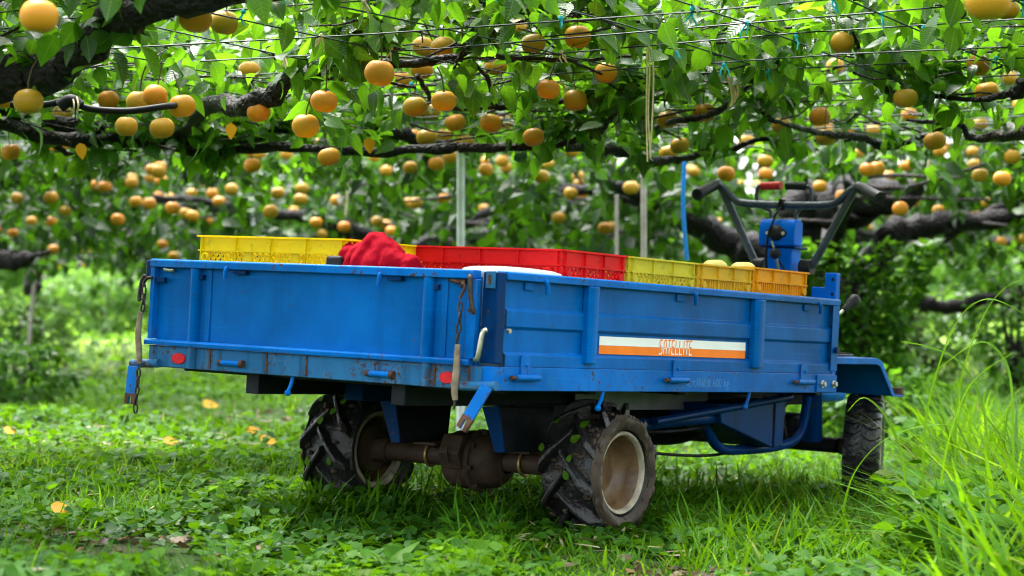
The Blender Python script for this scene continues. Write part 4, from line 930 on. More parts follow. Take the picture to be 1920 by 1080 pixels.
# right tree
plimb(1, [(1200, 250, 8.6, 12), (1262, 228, 7.9, 16), (1310, 221, 7.8, 17), (1350, 205, 7.7, 16), (1385, 180, 7.6, 14), (1412, 148, 7.5, 11), (1420, 110, 7.4, 7)], mat='twig')
plimb(1, [(1598, 60, 7.2, 7), (1612, 95, 7.2, 10), (1612, 130, 7.2, 13), (1650, 160, 7.2, 15), (1700, 182, 7.2, 13), (1760, 180, 7.2, 12), (1830, 188, 7.1, 14), (1900, 175, 7.0, 20)])
b1 = tops[1]; limb(1, [(*b1, .07), (*at(2020, 170, 6.9), .045), (*at(1900, 175, 7.0), .02)])
limb(1, [(*b1, .07), (*at(2040, 255, 7.4), .05), (*at(1900, 252, 7.8), .022), (*at(1820, 258, 8.0), .014), (*at(1800, 235, 8.0), .010), (*at(1700, 225, 8.1), .006)], mat='twig')
plimb(1, [(1420, 195, 7.8, 8), (1440, 220, 7.8, 13), (1470, 232, 7.9, 11), (1540, 250, 8.2, 14), (1610, 255, 8.4, 18), (1660, 275, 8.5, 20), (1720, 260, 8.5, 14), (1770, 240, 8.5, 8)])
plimb(1, [(1310, 272, 9, 12), (1350, 290, 9, 18), (1420, 262, 9, 12), (1500, 262, 9, 10), (1620, 262, 9, 12)])
# forked trunk behind the handlebar
b3 = TB[3]
limb(3, [(b3.x-.05, b3.y, b3.z-.05, .20), (b3.x-.05, b3.y, b3.z+.35, .17), (b3.x-.02, b3.y, b3.z+.75, .17)], name='trunk', seg=14)
limb(3, [(b3.x-.02, b3.y, b3.z+.62, .15), (*at(1490, 400, 13.2), .13), (*at(1590, 385, 13.0), .16), (*at(1640, 372, 12.8), .11), (*at(1720, 360, 12.6), .06)])
limb(3, [(b3.x-.10, b3.y, b3.z+.30, .12), (*at(1450, 500, 13.4), .10), (*at(1360, 450, 13.4), .095), (*at(1290, 405, 13.3), .075), (*at(1230, 375, 13.2), .055), (*at(1140, 345, 13.0), .04)])
limb(3, [(b3.x, b3.y, b3.z+.6, .11), (*at(1660, 450, 13.0), .09), (*at(1730, 425, 13.0), .075), (*at(1830, 415, 13.0), .06), (*at(1960, 400, 13), .05)])
limb(3, [(*at(1660, 540, 15), .06), (*at(1720, 565, 15), .055), (*at(1790, 575, 15), .05), (*at(1870, 560, 15), .045), (*at(1960, 555, 15), .06)])
# far left low limb
b4 = tops[4]; limb(4, [(*b4, .08), (*at(-40, 505, 12.3), .075), (*at(30, 488, 12.2), .06), (*at(60, 482, 12.1), .022), (*at(95, 470, 12.0), .006)])
# radial limbs for the trees behind
rr = random.Random(5)
for i in (5, 6, 7, 8, 3):
    c = tops[i] if tops[i] is not None else Vector((TB[i].x, TB[i].y+.3, TB[i].z+.85))
    nl = 7 if i > 3 else 4; a0 = rr.uniform(0, 6)
    for k in range(nl):
        a = a0 + 2*math.pi*k/nl + rr.uniform(-.25, .25)
        if i == 2 and math.sin(a) < .1: continue
        L = rr.uniform(1.6, 2.8); zt = rr.uniform(1.36, 1.55); pts = [(*c, .055)]; p = Vector(c); aa = a
        for q in range(1, 6):
            f = q/5; aa += rr.uniform(-.25, .25); p = p + Vector((math.cos(aa), math.sin(aa), 0))*L/5; p.z = c.z + (zt-c.z)*min(1, f*1.9) + rr.uniform(-.05, .05)
            pts.append((*p, .055*(1-f)+.012))
            if q > 1:
                s = rr.choice((-1, 1)); a2 = aa + s*rr.uniform(.6, 1.2); d2 = Vector((math.cos(a2), math.sin(a2), rr.uniform(-.1, .15)))
                limb(i, [(*p, .016), (*(p + d2*.35 + Vector((0, 0, rr.uniform(-.05, .03)))), .011), (*(p + d2*.8), .006)], name='branch', mat='twig', seg=6)
        limb(i, pts, seg=8)

# ------------------------------------------------------------------ pears: picture position and width in px, placed at the depth their size implies
PEARS = [(73,30,72),(367,35,64),(420,42,54),(4,182,50),(53,190,58),(468,132,42),(117,215,38),(203,187,42),(262,192,50),(291,180,48),(341,199,52),(237,237,44),(304,240,48),(485,210,46),(608,190,52),(573,236,52),(20,285,38),
 (712,137,56),(753,150,38),(791,130,44),(794,87,42),(831,89,48),(930,124,44),(1000,82,46),(1083,69,50),(1028,167,46),(1079,188,46),(1136,136,44),(778,200,46),(809,209,36),(832,189,48),(854,230,40),(920,231,42),(944,230,34),(800,258,40),(774,256,30),(833,257,34),(1000,257,42),(870,270,40),(617,294,42),
 (473,310,34),(769,314,28),(818,307,30),(844,294,30),(911,318,28),(942,302,26),(1016,331,31),(1183,352,30),(1252,224,40),(1253,287,36),(1275,273,38),(1072,283,28),(1320,211,44),(1579,79,44),(1566,124,34),(1466,235,38),(1537,218,40),(1548,257,40),(1698,184,46),(1705,215,30),(1835,122,44),(1850,172,46),(1894,146,30),(1913,198,30),(1753,264,42),(1898,294,32),(1400,265,32),(1435,302,30),(1436,326,28),(1362,326,34),(1627,318,32),(1645,316,30),(1666,331,26),(1838,233,30),(1879,335,34),(1852,2,86),(1889,18,46),(974,48,28),(567,127,24),(286,318,26),(298,322,28),
 (195,354,18),(104,362,14),(127,365,16),(360,362,22),(384,344,18),(230,373,16),(223,387,18),(255,378,26),(280,382,26),(296,368,20),(318,371,22),(129,398,14),(31,396,16),(24,440,16),(68,430,14),(74,466,14),(3,470,14),(82,477,14),(127,472,13),(255,455,18),(335,444,18),(337,470,13),(322,466,13),(219,463,14),(285,445,16),(173,458,18),(398,363,22),(437,418,13),(107,497,14),(159,496,13),
 (702,294,22),(724,320,24),(809,335,18),(765,380,20),(1028,307,22),(1091,315,18),(1091,364,24),(1359,183,20),(1609,287,24),(1827,309,26),(1577,346,22),(1565,442,16),(1535,400,22),(1522,375,18),(1760,395,24),(537,289,24),(551,395,20),(553,372,18),(1135,370,14),(1040,400,14),(880,372,16),(985,395,14),(640,400,16),(690,372,14),(1390,345,16),(1680,362,18),(1720,345,20),(1280,360,16)]
rp = random.Random(3)
for _ in range(78):
    d = rp.uniform(12.5, 20); x = rp.uniform(-30, 1950); z = rp.uniform(1.18, 1.5); py = 603.6 - (z-.6)*FPX/d
    PEARS.append((x, py, 380/d*rp.uniform(.9, 1.05)))
for _ in range(16):
    px0, py0 = rp.uniform(60, 1870), rp.uniform(225, 345)
    for q in range(rp.choice((1, 2, 2, 3))): PEARS.append((px0 + rp.uniform(-34, 34), py0 + rp.uniform(-14, 14), rp.uniform(21, 25.9)))
def pear_mesh(k):
    r = random.Random(k); asp = r.uniform(.82, .93); ph = r.uniform(0, 6.28); prof = []
    for q in range(15):
        t = math.pi*q/14; rad = math.sin(t)**.92*(1 + .05*math.cos(t)*r.uniform(-.6, .3)); z = math.cos(t)*asp
        z -= .16*math.exp(-(t/.32)**2) ; z += .10*math.exp(-((math.pi-t)/.30)**2)
        prof.append((z*.5, max(rad, .004)*.5))
    return MB().lathe(prof, (0, 0, 0), 'z', 24, lambda i, k: prof[i][1]*(.022*math.sin(2*math.pi*k/12 + ph) + .014*math.sin(2*math.pi*k/8 + 2*ph))).mesh('pear', M['pear'], True)
pmesh = [pear_mesh(k) for k in range(9)]
smesh = []
for k in range(4):
    r = random.Random(k+50); a = r.uniform(0, 6.28); smesh.append(MB().tube(bend([(0, 0, .30), (.03*math.cos(a), .03*math.sin(a), .60), (.16*math.cos(a), .16*math.sin(a), 1.05), (.34*math.cos(a), .34*math.sin(a), 1.35)], 4), [.045]*2+[.028]*11, 6).mesh('stem', M['stem'], True))
zones = [(-200, 360, 'left of the yellow crate'), (360, 650, 'above the yellow crate'), (650, 860, 'above the red bag'), (860, 1180, 'above the red crate'), (1180, 1420, 'above the lime and amber crates'), (1420, 1660, 'above the handlebar'), (1660, 2200, 'right of the handlebar')]
bands = [(-100, 110, 'at the picture top'), (110, 205, 'high'), (205, 275, 'at middle height'), (275, 800, 'low')]
cells = {}; info = []
for idx, (px, py, w) in enumerate(PEARS):
    zn = next(z[2] for z in zones if z[0] <= px < z[1]); bn = next(b[2] for b in bands if b[0] <= py < b[1]); info.append((zn, bn)); 
    if w >= 26: cells.setdefault((zn, bn), []).append(idx)
ordw = ['leftmost', 'second', 'third', 'fourth', 'fifth', 'sixth', 'seventh', 'eighth', 'ninth', 'tenth']
pear_pos = []
for idx, (px, py, w) in enumerate(PEARS):
    size = (.083 if w >= 28 else .092)*(1 + .05*math.sin(idx*2.7)); d = FPX*size/w; P = at(px, py, d)
    o = link('pear', pmesh[idx*7 % 9]); o.location = P; o.scale = (size, size, size); o.rotation_euler = (rp.uniform(-.22, .22), rp.uniform(-.22, .22), rp.uniform(0, 6.28))
    zn, bn = info[idx]; pear_pos.append((px, py, w, d))
    if w >= 26:
        c = sorted(cells[(zn, bn)], key=lambda q: PEARS[q][0]); k = c.index(idx)
        hue = 'russet pear'
        if len(c) == 1: lab = f'only {hue} hanging {bn} {zn}'
        else: lab = f'{ordw[k] if k < 10 else str(k+1)+"th"}{"" if k == 0 else " from left"} {hue} hanging {bn} {zn}'
        tag(o, lab, 'pear', 'ripe pears hanging from the trellis')
    else:
        tag(o, f'small blurred pear hanging far back {zn}', 'pear', f'distant pears {zn}')
    if w >= 28:
        s = link('stem', smesh[idx % 4], o)
for k, (px, py) in enumerate(((1340, 494), (1393, 496))):
    P = at(px, py + 16, 7.05 + .05*k); o = link('pear', pmesh[k].copy()); o.data.materials.clear(); o.data.materials.append(M['pear_pale']); o.location = P; o.scale = (.098, .098, .098)
    tag(o, ('left' if k == 0 else 'right') + ' pale yellow pear heaped in the amber crate', 'pear', 'pale pears in the amber crate')

# ------------------------------------------------------------------ canopy leaves
def canopy():
    C_ = []
    def field(n, y0, y1, marg, slope=.262):
        y = rng.uniform(y0, y1, n*3); x = rng.uniform(-1, 1, n*3)*(slope*y1+marg); ok = np.abs(x) < slope*y+marg; x, y = x[ok][:n], y[ok][:n]
        z = 1.47 + np.abs(rng.normal(0, .25, len(x))); low = rng.random(len(x)) < .10; z[low] = rng.uniform(1.33, 1.48, low.sum()); nr = (y < 7.6) & (z < 1.50); z[nr] = 1.50 + np.abs(rng.normal(0, .12, nr.sum()))
        keep = vnoise(x, y, 2.6, 3) + rng.normal(0, .10, len(x)) > .33 + .13*(x > .05*y)
        return np.stack([x, y, z], 1)[keep]
    near = field(4900, 4.9, 10.5, .9); mid = field(4600, 10.5, 16.0, .8); far = field(2600, 16.0, 20.5, .8)
    return near, mid, far
near, mid, far = canopy()
# canopy beyond the picture's sides, so that the light under it is the same all round
xs = rng.uniform(-7, 7, 1500); ys = rng.uniform(2.5, 16, 1500); ok = np.abs(xs) > .262*ys + .9
side = np.stack([xs, ys, 1.46 + np.abs(rng.normal(0, .2, 1500))], 1)[ok]
# low hanging foliage far back that closes the view under the wires
yl = rng.uniform(12, 20.5, 2400); xl = rng.uniform(-1, 1, 2400)*(.262*yl+.5); zl = 1.45 - np.abs(rng.normal(0, .16, 2400)); lowf = np.stack([xl, yl, zl], 1)
lowf = lowf[(vnoise(xl, yl, 1.2, 9) > .42)]
PP = np.array(pear_pos)
def leaves_from(Cc, per, smin, smax, near_=False):
    n = len(Cc); k = rng.integers(per[0], per[1]+1, n); idx = np.repeat(np.arange(n), k); m = len(idx)
    az = rng.uniform(0, 2*np.pi, m); el = np.radians(np.clip(rng.normal(-13, 34, m), -75, 60)); d = np.stack([np.cos(az)*np.cos(el), np.sin(az)*np.cos(el), np.sin(el)], 1)
    P = Cc[idx] + d*rng.uniform(.015, .07, m)[:, None] + rng.normal(0, .025, (m, 3))
    nn = np.stack([rng.normal(0, .75, m), rng.normal(0, .75, m), np.ones(m)], 1); nn += .5*np.stack([np.cos(az), np.sin(az), np.zeros(m)], 1)*(np.sin(-el))[:, None]
    Fr = frames(d, nn); S = rng.uniform(smin, smax, m); r = np.clip(rng.normal(.48, .27, m), 0, 1); wob = rng.uniform(-.65, .15, m)
    # leaves do not grow through or right in front of the fruit
    cx, cy, cz = to_px(P + d*(S*.5)[:, None]); keep = np.ones(m, bool)
    for (px, py, w, dd) in pear_pos:
        if w < 20: continue
        hit = (np.hypot(cx-px, cy-py) < w*.66 + S*FPX/cz*.42) & (cz < dd+.03) & (cz > dd*.5); hit &= rng.random(m) < .97; keep &= ~hit
    return P[keep], Fr[keep], S[keep], r[keep], wob[keep]
tree_xy = np.array([(t[0], t[1]) for t in TREES])
# the twisted-blade variants used by single leaves
LT = leaf_template(True); LTS = leaf_template(False)
spur = np.array([list(at(px, py, d) + Vector((rp.uniform(-.03, .03), rp.uniform(-.02, .05), rp.uniform(.10, .17)))) for (px, py, w, d) in pear_pos if w >= 26 and d > 5.5])
LP = np.array([q for q in LIMB_PTS if 4.8 < q[1] < 10 and abs(q[0]) < .27*q[1] + .5 and q[2] > 1.1]); rad = LP[:, 3]
lsp = []
for (ox, oy, oz, pr_) in ((.05, -.06, .02, .24), (-.05, -.04, .05, .26), (.03, .06, .09, .30), (.08, -.06, .12, .22)):
    m_ = rng.random(len(LP)) < pr_; q_ = LP[m_][:, :3] + np.array([ox, oy, oz])*(1 + rad[m_]*8)[:, None] + rng.normal(0, .03, (m_.sum(), 3)); lsp.append(q_)
near = np.concatenate([near, spur + np.array([.02, .03, .02])] + lsp)
P, Fr, S, r, wob = leaves_from(near, (5, 8), .046, .096)
cx, cy, cz = to_px(P); inview = (cx > 0) & (cx < 1920) & (cy > -20) & (cy < 420)
order = np.argsort(np.where(inview, cz, 99))[:300]
lvar = []
for k in range(10):
    tv, tf = LT; tv = tv.copy(); tv[:, 2] += (-.35 + .05*k)*tv[:, 1]**2; tv[:, 0] += .05*math.sin(k)*tv[:, 1]**2
    lvar.append(np_mesh('leaf', tv, tf, M['leaf'], np.full(len(tv), .08 + .095*k), True, {'lx': tv[:, 0]/.33, 'ly': tv[:, 1]}))
own = np.argmin(((P[:, None, :2] - tree_xy[None])**2).sum(2), 1)
for q in order:
    t = int(own[q]); o = link('leaf', lvar[int(q) % 10], tree_objs[t]); mt = Matrix([list(Fr[q][0]), list(Fr[q][1]), list(Fr[q][2])]).to_4x4()
    mt = Matrix.Translation(Vector(P[q]) - TB[t]) @ mt @ Matrix.Scale(float(S[q]), 4); o.matrix_local = mt
rest = np.ones(len(P), bool); rest[order] = False
def crown(name, P, Fr, S, r, wob, tmpl, mat, mask=None):
    own = np.argmin(((P[:, None, :2] - tree_xy[None])**2).sum(2), 1)
    for t in range(len(TREES)):
        m = (own == t) if mask is None else (own == t) & mask
        if m.sum() == 0: continue
        me = scatter(name, tmpl, P[m] - np.array(TB[t]), Fr[m], S[m], r[m], mat, wob[m]); o = link(name, me, tree_objs[t]); o['kind'] = 'stuff'
third = np.arange(len(P)) % 3
for q_, tm_ in enumerate((LT, leaf_template(True, .34, .55, .31), leaf_template(True, .12, .25, .44))): crown('crown', P, Fr, S, r, wob, tm_, M['leaf'], rest & (third == q_))
n_leaf = len(P)
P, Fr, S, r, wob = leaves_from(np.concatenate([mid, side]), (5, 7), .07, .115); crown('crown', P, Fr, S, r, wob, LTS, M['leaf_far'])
back = np.stack([rng.uniform(-9, 9, 700), rng.uniform(-10, 4.4, 700), 1.62 + np.abs(rng.normal(0, .2, 700))], 1)  # leaves out of view behind the camera, added to block frontal sky light
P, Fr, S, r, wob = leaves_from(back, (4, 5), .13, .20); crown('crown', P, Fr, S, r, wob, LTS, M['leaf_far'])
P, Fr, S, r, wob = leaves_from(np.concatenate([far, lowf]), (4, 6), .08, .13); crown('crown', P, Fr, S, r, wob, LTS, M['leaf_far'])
# twigs carrying the near clusters
own = np.argmin(((near[:, None, :2] - tree_xy[None])**2).sum(2), 1)
for t in range(len(TREES)):
    b = TM(t); cnt = 0
    for c in near[own == t]:
        if rng.random() < .75 or c[1] > 9.5: continue
        a = rng.uniform(0, 6.28); L = rng.uniform(.12, .40); p = Vector(c); q = p + Vector((math.cos(a)*L, math.sin(a)*L, rng.uniform(-.06, .05)))
        b.tube([p, (p+q)/2 + Vector((0, 0, rng.uniform(-.02, .03))), q], [.0022, .0035, .005], 5, caps=False); cnt += 1
    if cnt: o = b.build('twigs', M['twig'], tree_objs[t], smooth=True); o['kind'] = 'stuff'
for (px, py, d, az) in ((150, 268, 7.6, .3), (432, 230, 7.6, 1.2), (1708, 68, 7.0, 0), (690, 258, 7.8, .5)):
    fr = frames(np.array([[.2*math.cos(az), -.1, -1]]), np.array([[.3, -1, .1]])); me = scatter('leaf', LT, np.array([list(at(px, py, d) - TB[0])]), fr, np.array([.06]), np.array([.5]), M['yellow_leaf']); link('leaf', me, tree_objs[0])

# ------------------------------------------------------------------ wires, ties, strings, posts
tr = empty('wire_trellis', (0, 7, ZW)); tag(tr, 'grid of dark green wires stretched overhead through the leaves', 'trellis')
ang = R_(28); dA = Vector((math.cos(ang), -math.sin(ang), 0)); dB = Vector((math.sin(ang), math.cos(ang), 0)); SP = .39; org = Vector((at(1401, 33, 6.0).x, at(1401, 33, 6.0).y, 0))
def wire_z(k): return ZW + .012*math.sin(k*2.3)
nodes_ = []
def wire(o0, d, k):
    pts = []; 
    for s in np.arange(-14, 14.1, 1.0):
        p = o0 + d*float(s)
        if 3.0 < p.y < 10.5 and abs(p.x) < .27*p.y + 1.2: pts.append(Vector((p.x, p.y-7, wire_z(k) - ZW + .012*math.sin(s*1.7+k))))
    if len(pts) > 2: MB().tube(pts, .0025, 5).build('wire', M['wire'], tr, smooth=True)
for k in range(-12, 24): wire(org + dB*SP*k, dA, k)
for k in range(-18, 20): wire(org + dA*SP*k, dB, k+40)
rt = random.Random(11)
for i in range(-9, 10):
    for j in range(-4, 6):
        p = org + dA*SP*i + dB*SP*j
        if not (4.8 < p.y < 8.6 and abs(p.x) < .25*p.y): continue
        if rt.random() < .55:
            teal = p.x > .3 or rt.random() < .3; m = M['teal_tie'] if teal else M['raffia']; q = Vector((p.x, p.y-7, wire_z(j)-ZW))
            b = MB(); b.ball(tuple(q), .008, 6, 4)
            for _ in range(2 if teal else 3):
                e_ = q + Vector((rt.uniform(-.02, .02), rt.uniform(-.02, .02), -rt.uniform(.02, .045))); b.tube([q, (q+e_)/2 + Vector((rt.uniform(-.008, .008), 0, 0)), e_], [.0025, .003, .0022], 5)
            b.build('string_tie', m, tr)
def hanging(name, pts, r, mat, lab, cat, strands=1):
    e = empty(name, at(*pts[0])); tag(e, lab, cat); b0 = Vector(e.location)
    for s in range(strands):
        P = [at(p[0] + s*rt.uniform(2, 6)*(1 if i else .2), p[1] - s*8*i/len(pts), p[2]) - b0 for i, p in enumerate(pts)]
        MB().tube(bend(P, 6), r, 6).build('strand', mat, e, smooth=True)
hanging('raffia_string', [(1200, 62, 6.9), (1211, 75, 6.9), (1213, 130, 6.9), (1212, 220, 6.9), (1214, 303, 6.9)], .0028, M['raffia'], 'long pale straw string dangling from the wires above the lime crate', 'string', 3)
hanging('blue_twine', [(1284, 285, 10), (1281, 370, 10), (1283, 430, 10), (1288, 488, 10)], .010, M['blue_rope'], 'bright blue twine hanging down left of the handlebar', 'twine')
hanging('blue_twine', [(1432, 155, 8.2), (1428, 180, 8.2), (1436, 200, 8.2)], .006, M['blue_rope'], 'short knotted blue twine tied high above the handlebar', 'twine')
hanging('raffia_string', [(649, 320, 13), (651, 365, 13), (648, 405, 13)], .006, M['raffia'], 'blurred pale string hanging above the yellow crate', 'string')
hanging('raffia_string', [(940, 340, 13), (942, 372, 13), (941, 400, 13)], .005, M['raffia'], 'blurred pale string hanging above the red crate', 'string')
hanging('raffia_string', [(1578, 250, 8.4), (1574, 268, 8.4), (1575, 290, 8.4)], .006, M['white_post'], 'white paper tag string hanging above the right grip', 'string')
hanging('raffia_string', [(1741, 300, 10), (1740, 320, 10), (1741, 338, 10)], .006, M['raffia'], 'pale string end hanging right of the handlebar', 'string')
hanging('raffia_string', [(1365, 140, 7.4), (1370, 160, 7.4), (1374, 185, 7.4), (1371, 200, 7.4)], .005, M['raffia'], 'frayed straw bundle tied on a branch above the amber crate', 'string', 3)
e = empty('irrigation_hose', at(85, 198, 6.6)); tag(e, 'black irrigation hose running along the thick limb at left', 'hose'); b0 = Vector(e.location)
MB().tube(bend([at(20, 196, 6.6)-b0, at(85, 196, 6.6)-b0, at(125, 190, 6.6)-b0, at(170, 204, 6.6)-b0, at(240, 208, 6.6)-b0, at(315, 199, 6.6)-b0, at(360, 196, 6.9)-b0], 6), .0105, 10).build('hose_pipe', M['hose'], e, smooth=True)
MB().tube(bend([at(112, 200, 6.58)-b0, at(132, 188, 6.58)-b0, at(150, 200, 6.58)-b0], 4), .020, 10).build('hose_joint', M['hose'], e, smooth=True)
for px in (136, 144): MB().tube(bend([at(px, 182, 6.57)-b0, at(px+3, 198, 6.55)-b0, at(px, 212, 6.57)-b0], 4), .003, 6).build('hose_tie', M['raffia'], e)
def post(name, px, d, wpx, top_py, mat, lab, lean=0.0, cap=None, bot=None):
    p = at(px, top_py, d); z0 = float(g_h(p.x, p.y)); r = wpx*d/FPX/2; e = empty(name, (p.x, p.y, z0)); tag(e, lab, 'post', None); h = p.z - z0
    MB().tube([(lean*-1, 0, -.05), (lean*-.5, 0, h*.5), (0, 0, h)], r, 14).build('post_shaft', mat, e, smooth=True)
    MB().tube([(0, 0, h), (0, 0, h+.015)], r*1.15, 14).build('post_cap', mat, e, smooth=True)
    MB().tube([(0, -r, h-.05), (0, r, h-.05)], r*.3, 8).build('post_bolt', M['bolt'], e)
post('metal_post', 864, 10.5, 15, 290, M['galv'], 'grey galvanised post rising behind the red crate')
post('wooden_post', 1207, 10.8, 11, 290, M['oldwood'], 'slim weathered post behind the lime crate')
post('wooden_stake', 1156, 11.2, 7, 370, M['oldwood'], 'short thin stake beside the slim weathered post')
post('white_post', 1796, 22, 10, 552, M['white_post'], 'left one of two white posts beyond the tall grass')
post('white_post', 1814, 22, 10, 545, M['white_post'], 'right one of two white posts beyond the tall grass')
post('metal_post', 66, 19, 7, 505, M['oldwood'], 'leaning grey stake among weeds at the far left', .07)
post('metal_post', 475, 16, 8, 400, M['galv'], 'blurred thin grey post behind the yellow crate')

# ------------------------------------------------------------------ climbers, shrubs
def bush(name, x, y, rx, ry, h, n, smin, smax, mat, lab, cat, group=None, column=False):
    z0 = float(g_h(x, y)); e = empty(name, (x, y, z0)); tag(e, lab, cat, group)
    u = rng.normal(0, 1, (n, 3)); u /= np.linalg.norm(u, axis=1, keepdims=True); rad = rng.uniform(.55, 1.05, n)**.6
    lump = 1 + .25*np.sin(u[:, 0]*5+x) * np.sin(u[:, 1]*4+y) + .2*np.sin(u[:, 2]*7+x*3)
    if column: P = np.stack([np.cos(u[:, 0]*3.14)*rx*(.85+.3*rng.random(n)), np.sin(u[:, 0]*3.14)*ry*(.85+.3*rng.random(n)), rng.uniform(0, h, n)], 1); P[:, :2] *= (1 + .35*np.sin(P[:, 2]*5+x))[:, None]
    else: P = np.stack([u[:, 0]*rx*rad*lump, u[:, 1]*ry*rad*lump, h*.5 + u[:, 2]*h*.5*rad*lump], 1)
    P[:, 2] = np.maximum(P[:, 2], .03)
    d = P*np.array([1, 1, .3]) + rng.normal(0, .4*max(rx, .3), (n, 3)); d[:, 2] -= .15; nn = rng.normal(0, .5, (n, 3)) + np.array([0, 0, 1.])
    me = scatter('foliage', LTS, P, frames(d, nn), rng.uniform(smin, smax, n), rng.random(n), mat, rng.uniform(-.3, .1, n)); o = link('foliage', me, e)
    b = MB(); rq = random.Random(int(x*10))
    for k in range(5): a = rq.uniform(0, 6.28); b.tube(bend([(0, 0, -.03), (math.cos(a)*rx*.2, math.sin(a)*ry*.2, h*.3), (math.cos(a)*rx*.55, math.sin(a)*ry*.55, h*.75)], 3), [.02*h+.006]*4 + [.01*h+.003]*3, 6)
    b.build('stems', M['twig'], e, smooth=True); return e
def gx_(px, d): return (px-960)/FPX*d
bush('climbing_vine', TB[3].x+.12, 13.0, .30, .26, 1.12, 3400, .05, .10, M['ivy'], 'leafy vine wrapped round the dark trunk behind the cart', 'vine', column=True)
bush('climbing_vine', gx_(1905, 15), 15, .26, .24, 1.1, 1200, .05, .09, M['ivy'], 'leafy vine column at the right edge behind the tall grass', 'vine', column=True)
bush('shrub', gx_(200, 24), 24, .62, .5, .80, 2600, .05, .09, M['shrub'], 'bright pale green shrub left of the cart in the distance', 'shrub')
bush('shrub', gx_(20, 20), 20, .55, .5, .65, 1500, .05, .1, M['shrub'], 'light green shrub by the leaning stake at far left', 'shrub')
bush('weed_clump', gx_(18, 13.5), 13.5, .34, .3, .45, 900, .05, .09, M['ivy'], 'dark leafy weed clump on the grass at the left edge', 'weeds')
bush('weed_clump', gx_(1660, 11.8), 11.8, .42, .3, .42, 1400, .04, .08, M['ivy'], 'leafy weeds at the foot of the dark trunk', 'weeds')
bush('shrub', gx_(1740, 17), 17, .5, .4, .75, 1500, .05, .09, M['shrub'], 'green shrub between the dark trunk and white posts', 'shrub')
hl = ['far hedge shrub at the left border of the view', 'far rounded shrub behind the pale green shrub', 'far shrub behind the left end of the cart', 'far shrub behind the yellow crate', 'far shrub behind the red bag', 'far shrub behind the galvanised post', 'far shrub behind the slim weathered post', 'far shrub behind the handlebar', 'far shrub behind the dark trunk', 'far shrub behind the white posts', 'far hedge shrub at the right border of the view']
for k, lab in enumerate(hl):
    px = -60 + k*205; d = 37 + 4*math.sin(k*1.9); bush('far_shrub', gx_(px, d), d, 1.7, 1.2, 2.3 + .8*math.sin(k*2.4+1), 2600, .14, .26, M['shrub'] if k not in (1, 7, 8) else M['ivy'], lab, 'shrub', 'hedge of shrubs behind the orchard')

for k, (x_, y_) in enumerate(((-13, 30), (-10.5, 24), (-14.5, 36), (13.5, 30), (11, 24), (15.5, 36))):
    bush('far_shrub', x_, y_, 2.6, 1.8, 2.9, 3000, .16, .28, M['shrub'], 'hedge shrub standing outside the ' + ('left' if x_ < 0 else 'right') + ' border, ' + ('farthest', 'nearest', 'middle')[(k % 3 + 2) % 3 if k % 3 else 2] , 'shrub', 'hedge of shrubs behind the orchard')
for k in range(8):
    px = -150 + k*315; d = 46 + 3*math.sin(k*2.1); x = gx_(px, d); z0 = float(g_h(x, d)); e = empty('far_tree', (x, d, z0))
    tag(e, ['tall', 'broad', 'round', 'leafy', 'pale', 'dense', 'wide', 'dark'][k] + ' far tree seen through the canopy, ' + ['at left border', 'second from left', 'third from left', 'left of centre', 'right of centre', 'third from right', 'second from right', 'at right border'][k], 'tree', 'trees far behind the orchard')
    n = 4200; u = rng.normal(0, 1, (n, 3)); u /= np.linalg.norm(u, axis=1, keepdims=True); lump = 1 + .3*np.sin(u[:, 0]*6+k)*np.sin(u[:, 2]*5) + .15*np.sin(u[:, 1]*9)
    P = np.stack([u[:, 0]*3.1, u[:, 1]*2.2, 5.6 + u[:, 2]*4.0], 1)*(rng.uniform(.5, 1, n)**.5*lump)[:, None]; P[:, 2] = np.maximum(P[:, 2], .8)
    link('crown', scatter('crown', LTS, P, frames(P*np.array([1, 1, .2]) + rng.normal(0, 1.2, (n, 3)), rng.normal(0, .6, (n, 3)) + np.array([0, 0, 1.])), rng.uniform(.28, .5, n), rng.random(n), M['shrub' if k % 3 else 'ivy'], rng.uniform(-.3, .1, n)), e)
    MB().tube([(0, 0, -.1), (.05, 0, 1.5), (.1, 0, 4.5)], [.22, .17, .08], 10).build('trunk', M['bark'], e, smooth=True)

# ------------------------------------------------------------------ grass and weeds
BL = np.array([(-.5, 0, 0), (.5, 0, 0), (-.48, .35, 0), (.48, .35, 0), (-.34, .7, 0), (.34, .7, 0), (0, 1, 0)], float)
BF = np.array([(0, 1, 3), (0, 3, 2), (2, 3, 5), (2, 5, 4), (4, 5, 6)])
def field_pts(n, y0, y1, marg, slope=.258):
    y = np.sqrt(rng.uniform(y0**2, y1**2, n*2)); x = rng.uniform(-1, 1, n*2)*(slope*y1+marg); ok = np.abs(x) < slope*y+marg; return x[ok][:n], y[ok][:n]
def blades(x, y, hmin, hmax, wmin, wmax, lean=.45, bendy=(.2, .9), zoff=0.0):
    k_ = ~bare(x, y) if hmax < .15 else np.ones(len(x), bool); x, y = x[k_], y[k_]; n = len(x); z = g_h(x, y) - .004 + zoff; a = rng.uniform(0, 6.28, n); l = np.abs(rng.normal(0, lean, n)); d = np.stack([np.cos(a)*l, np.sin(a)*l, np.ones(n)], 1)
    nn = np.stack([-np.cos(a), -np.sin(a), l], 1) + rng.normal(0, .25, (n, 3)); h = rng.uniform(hmin, hmax, n); w = rng.uniform(wmin, wmax, n)
    return np.stack([x, y, z], 1), frames(d, nn), np.stack([w, h, h], 1), np.clip(.22 + .52*vnoise(x, y, 2.2, 21) + rng.normal(0, .17, n) + (rng.random(n) < .035)*.6, 0, 1), -rng.uniform(*bendy, n)
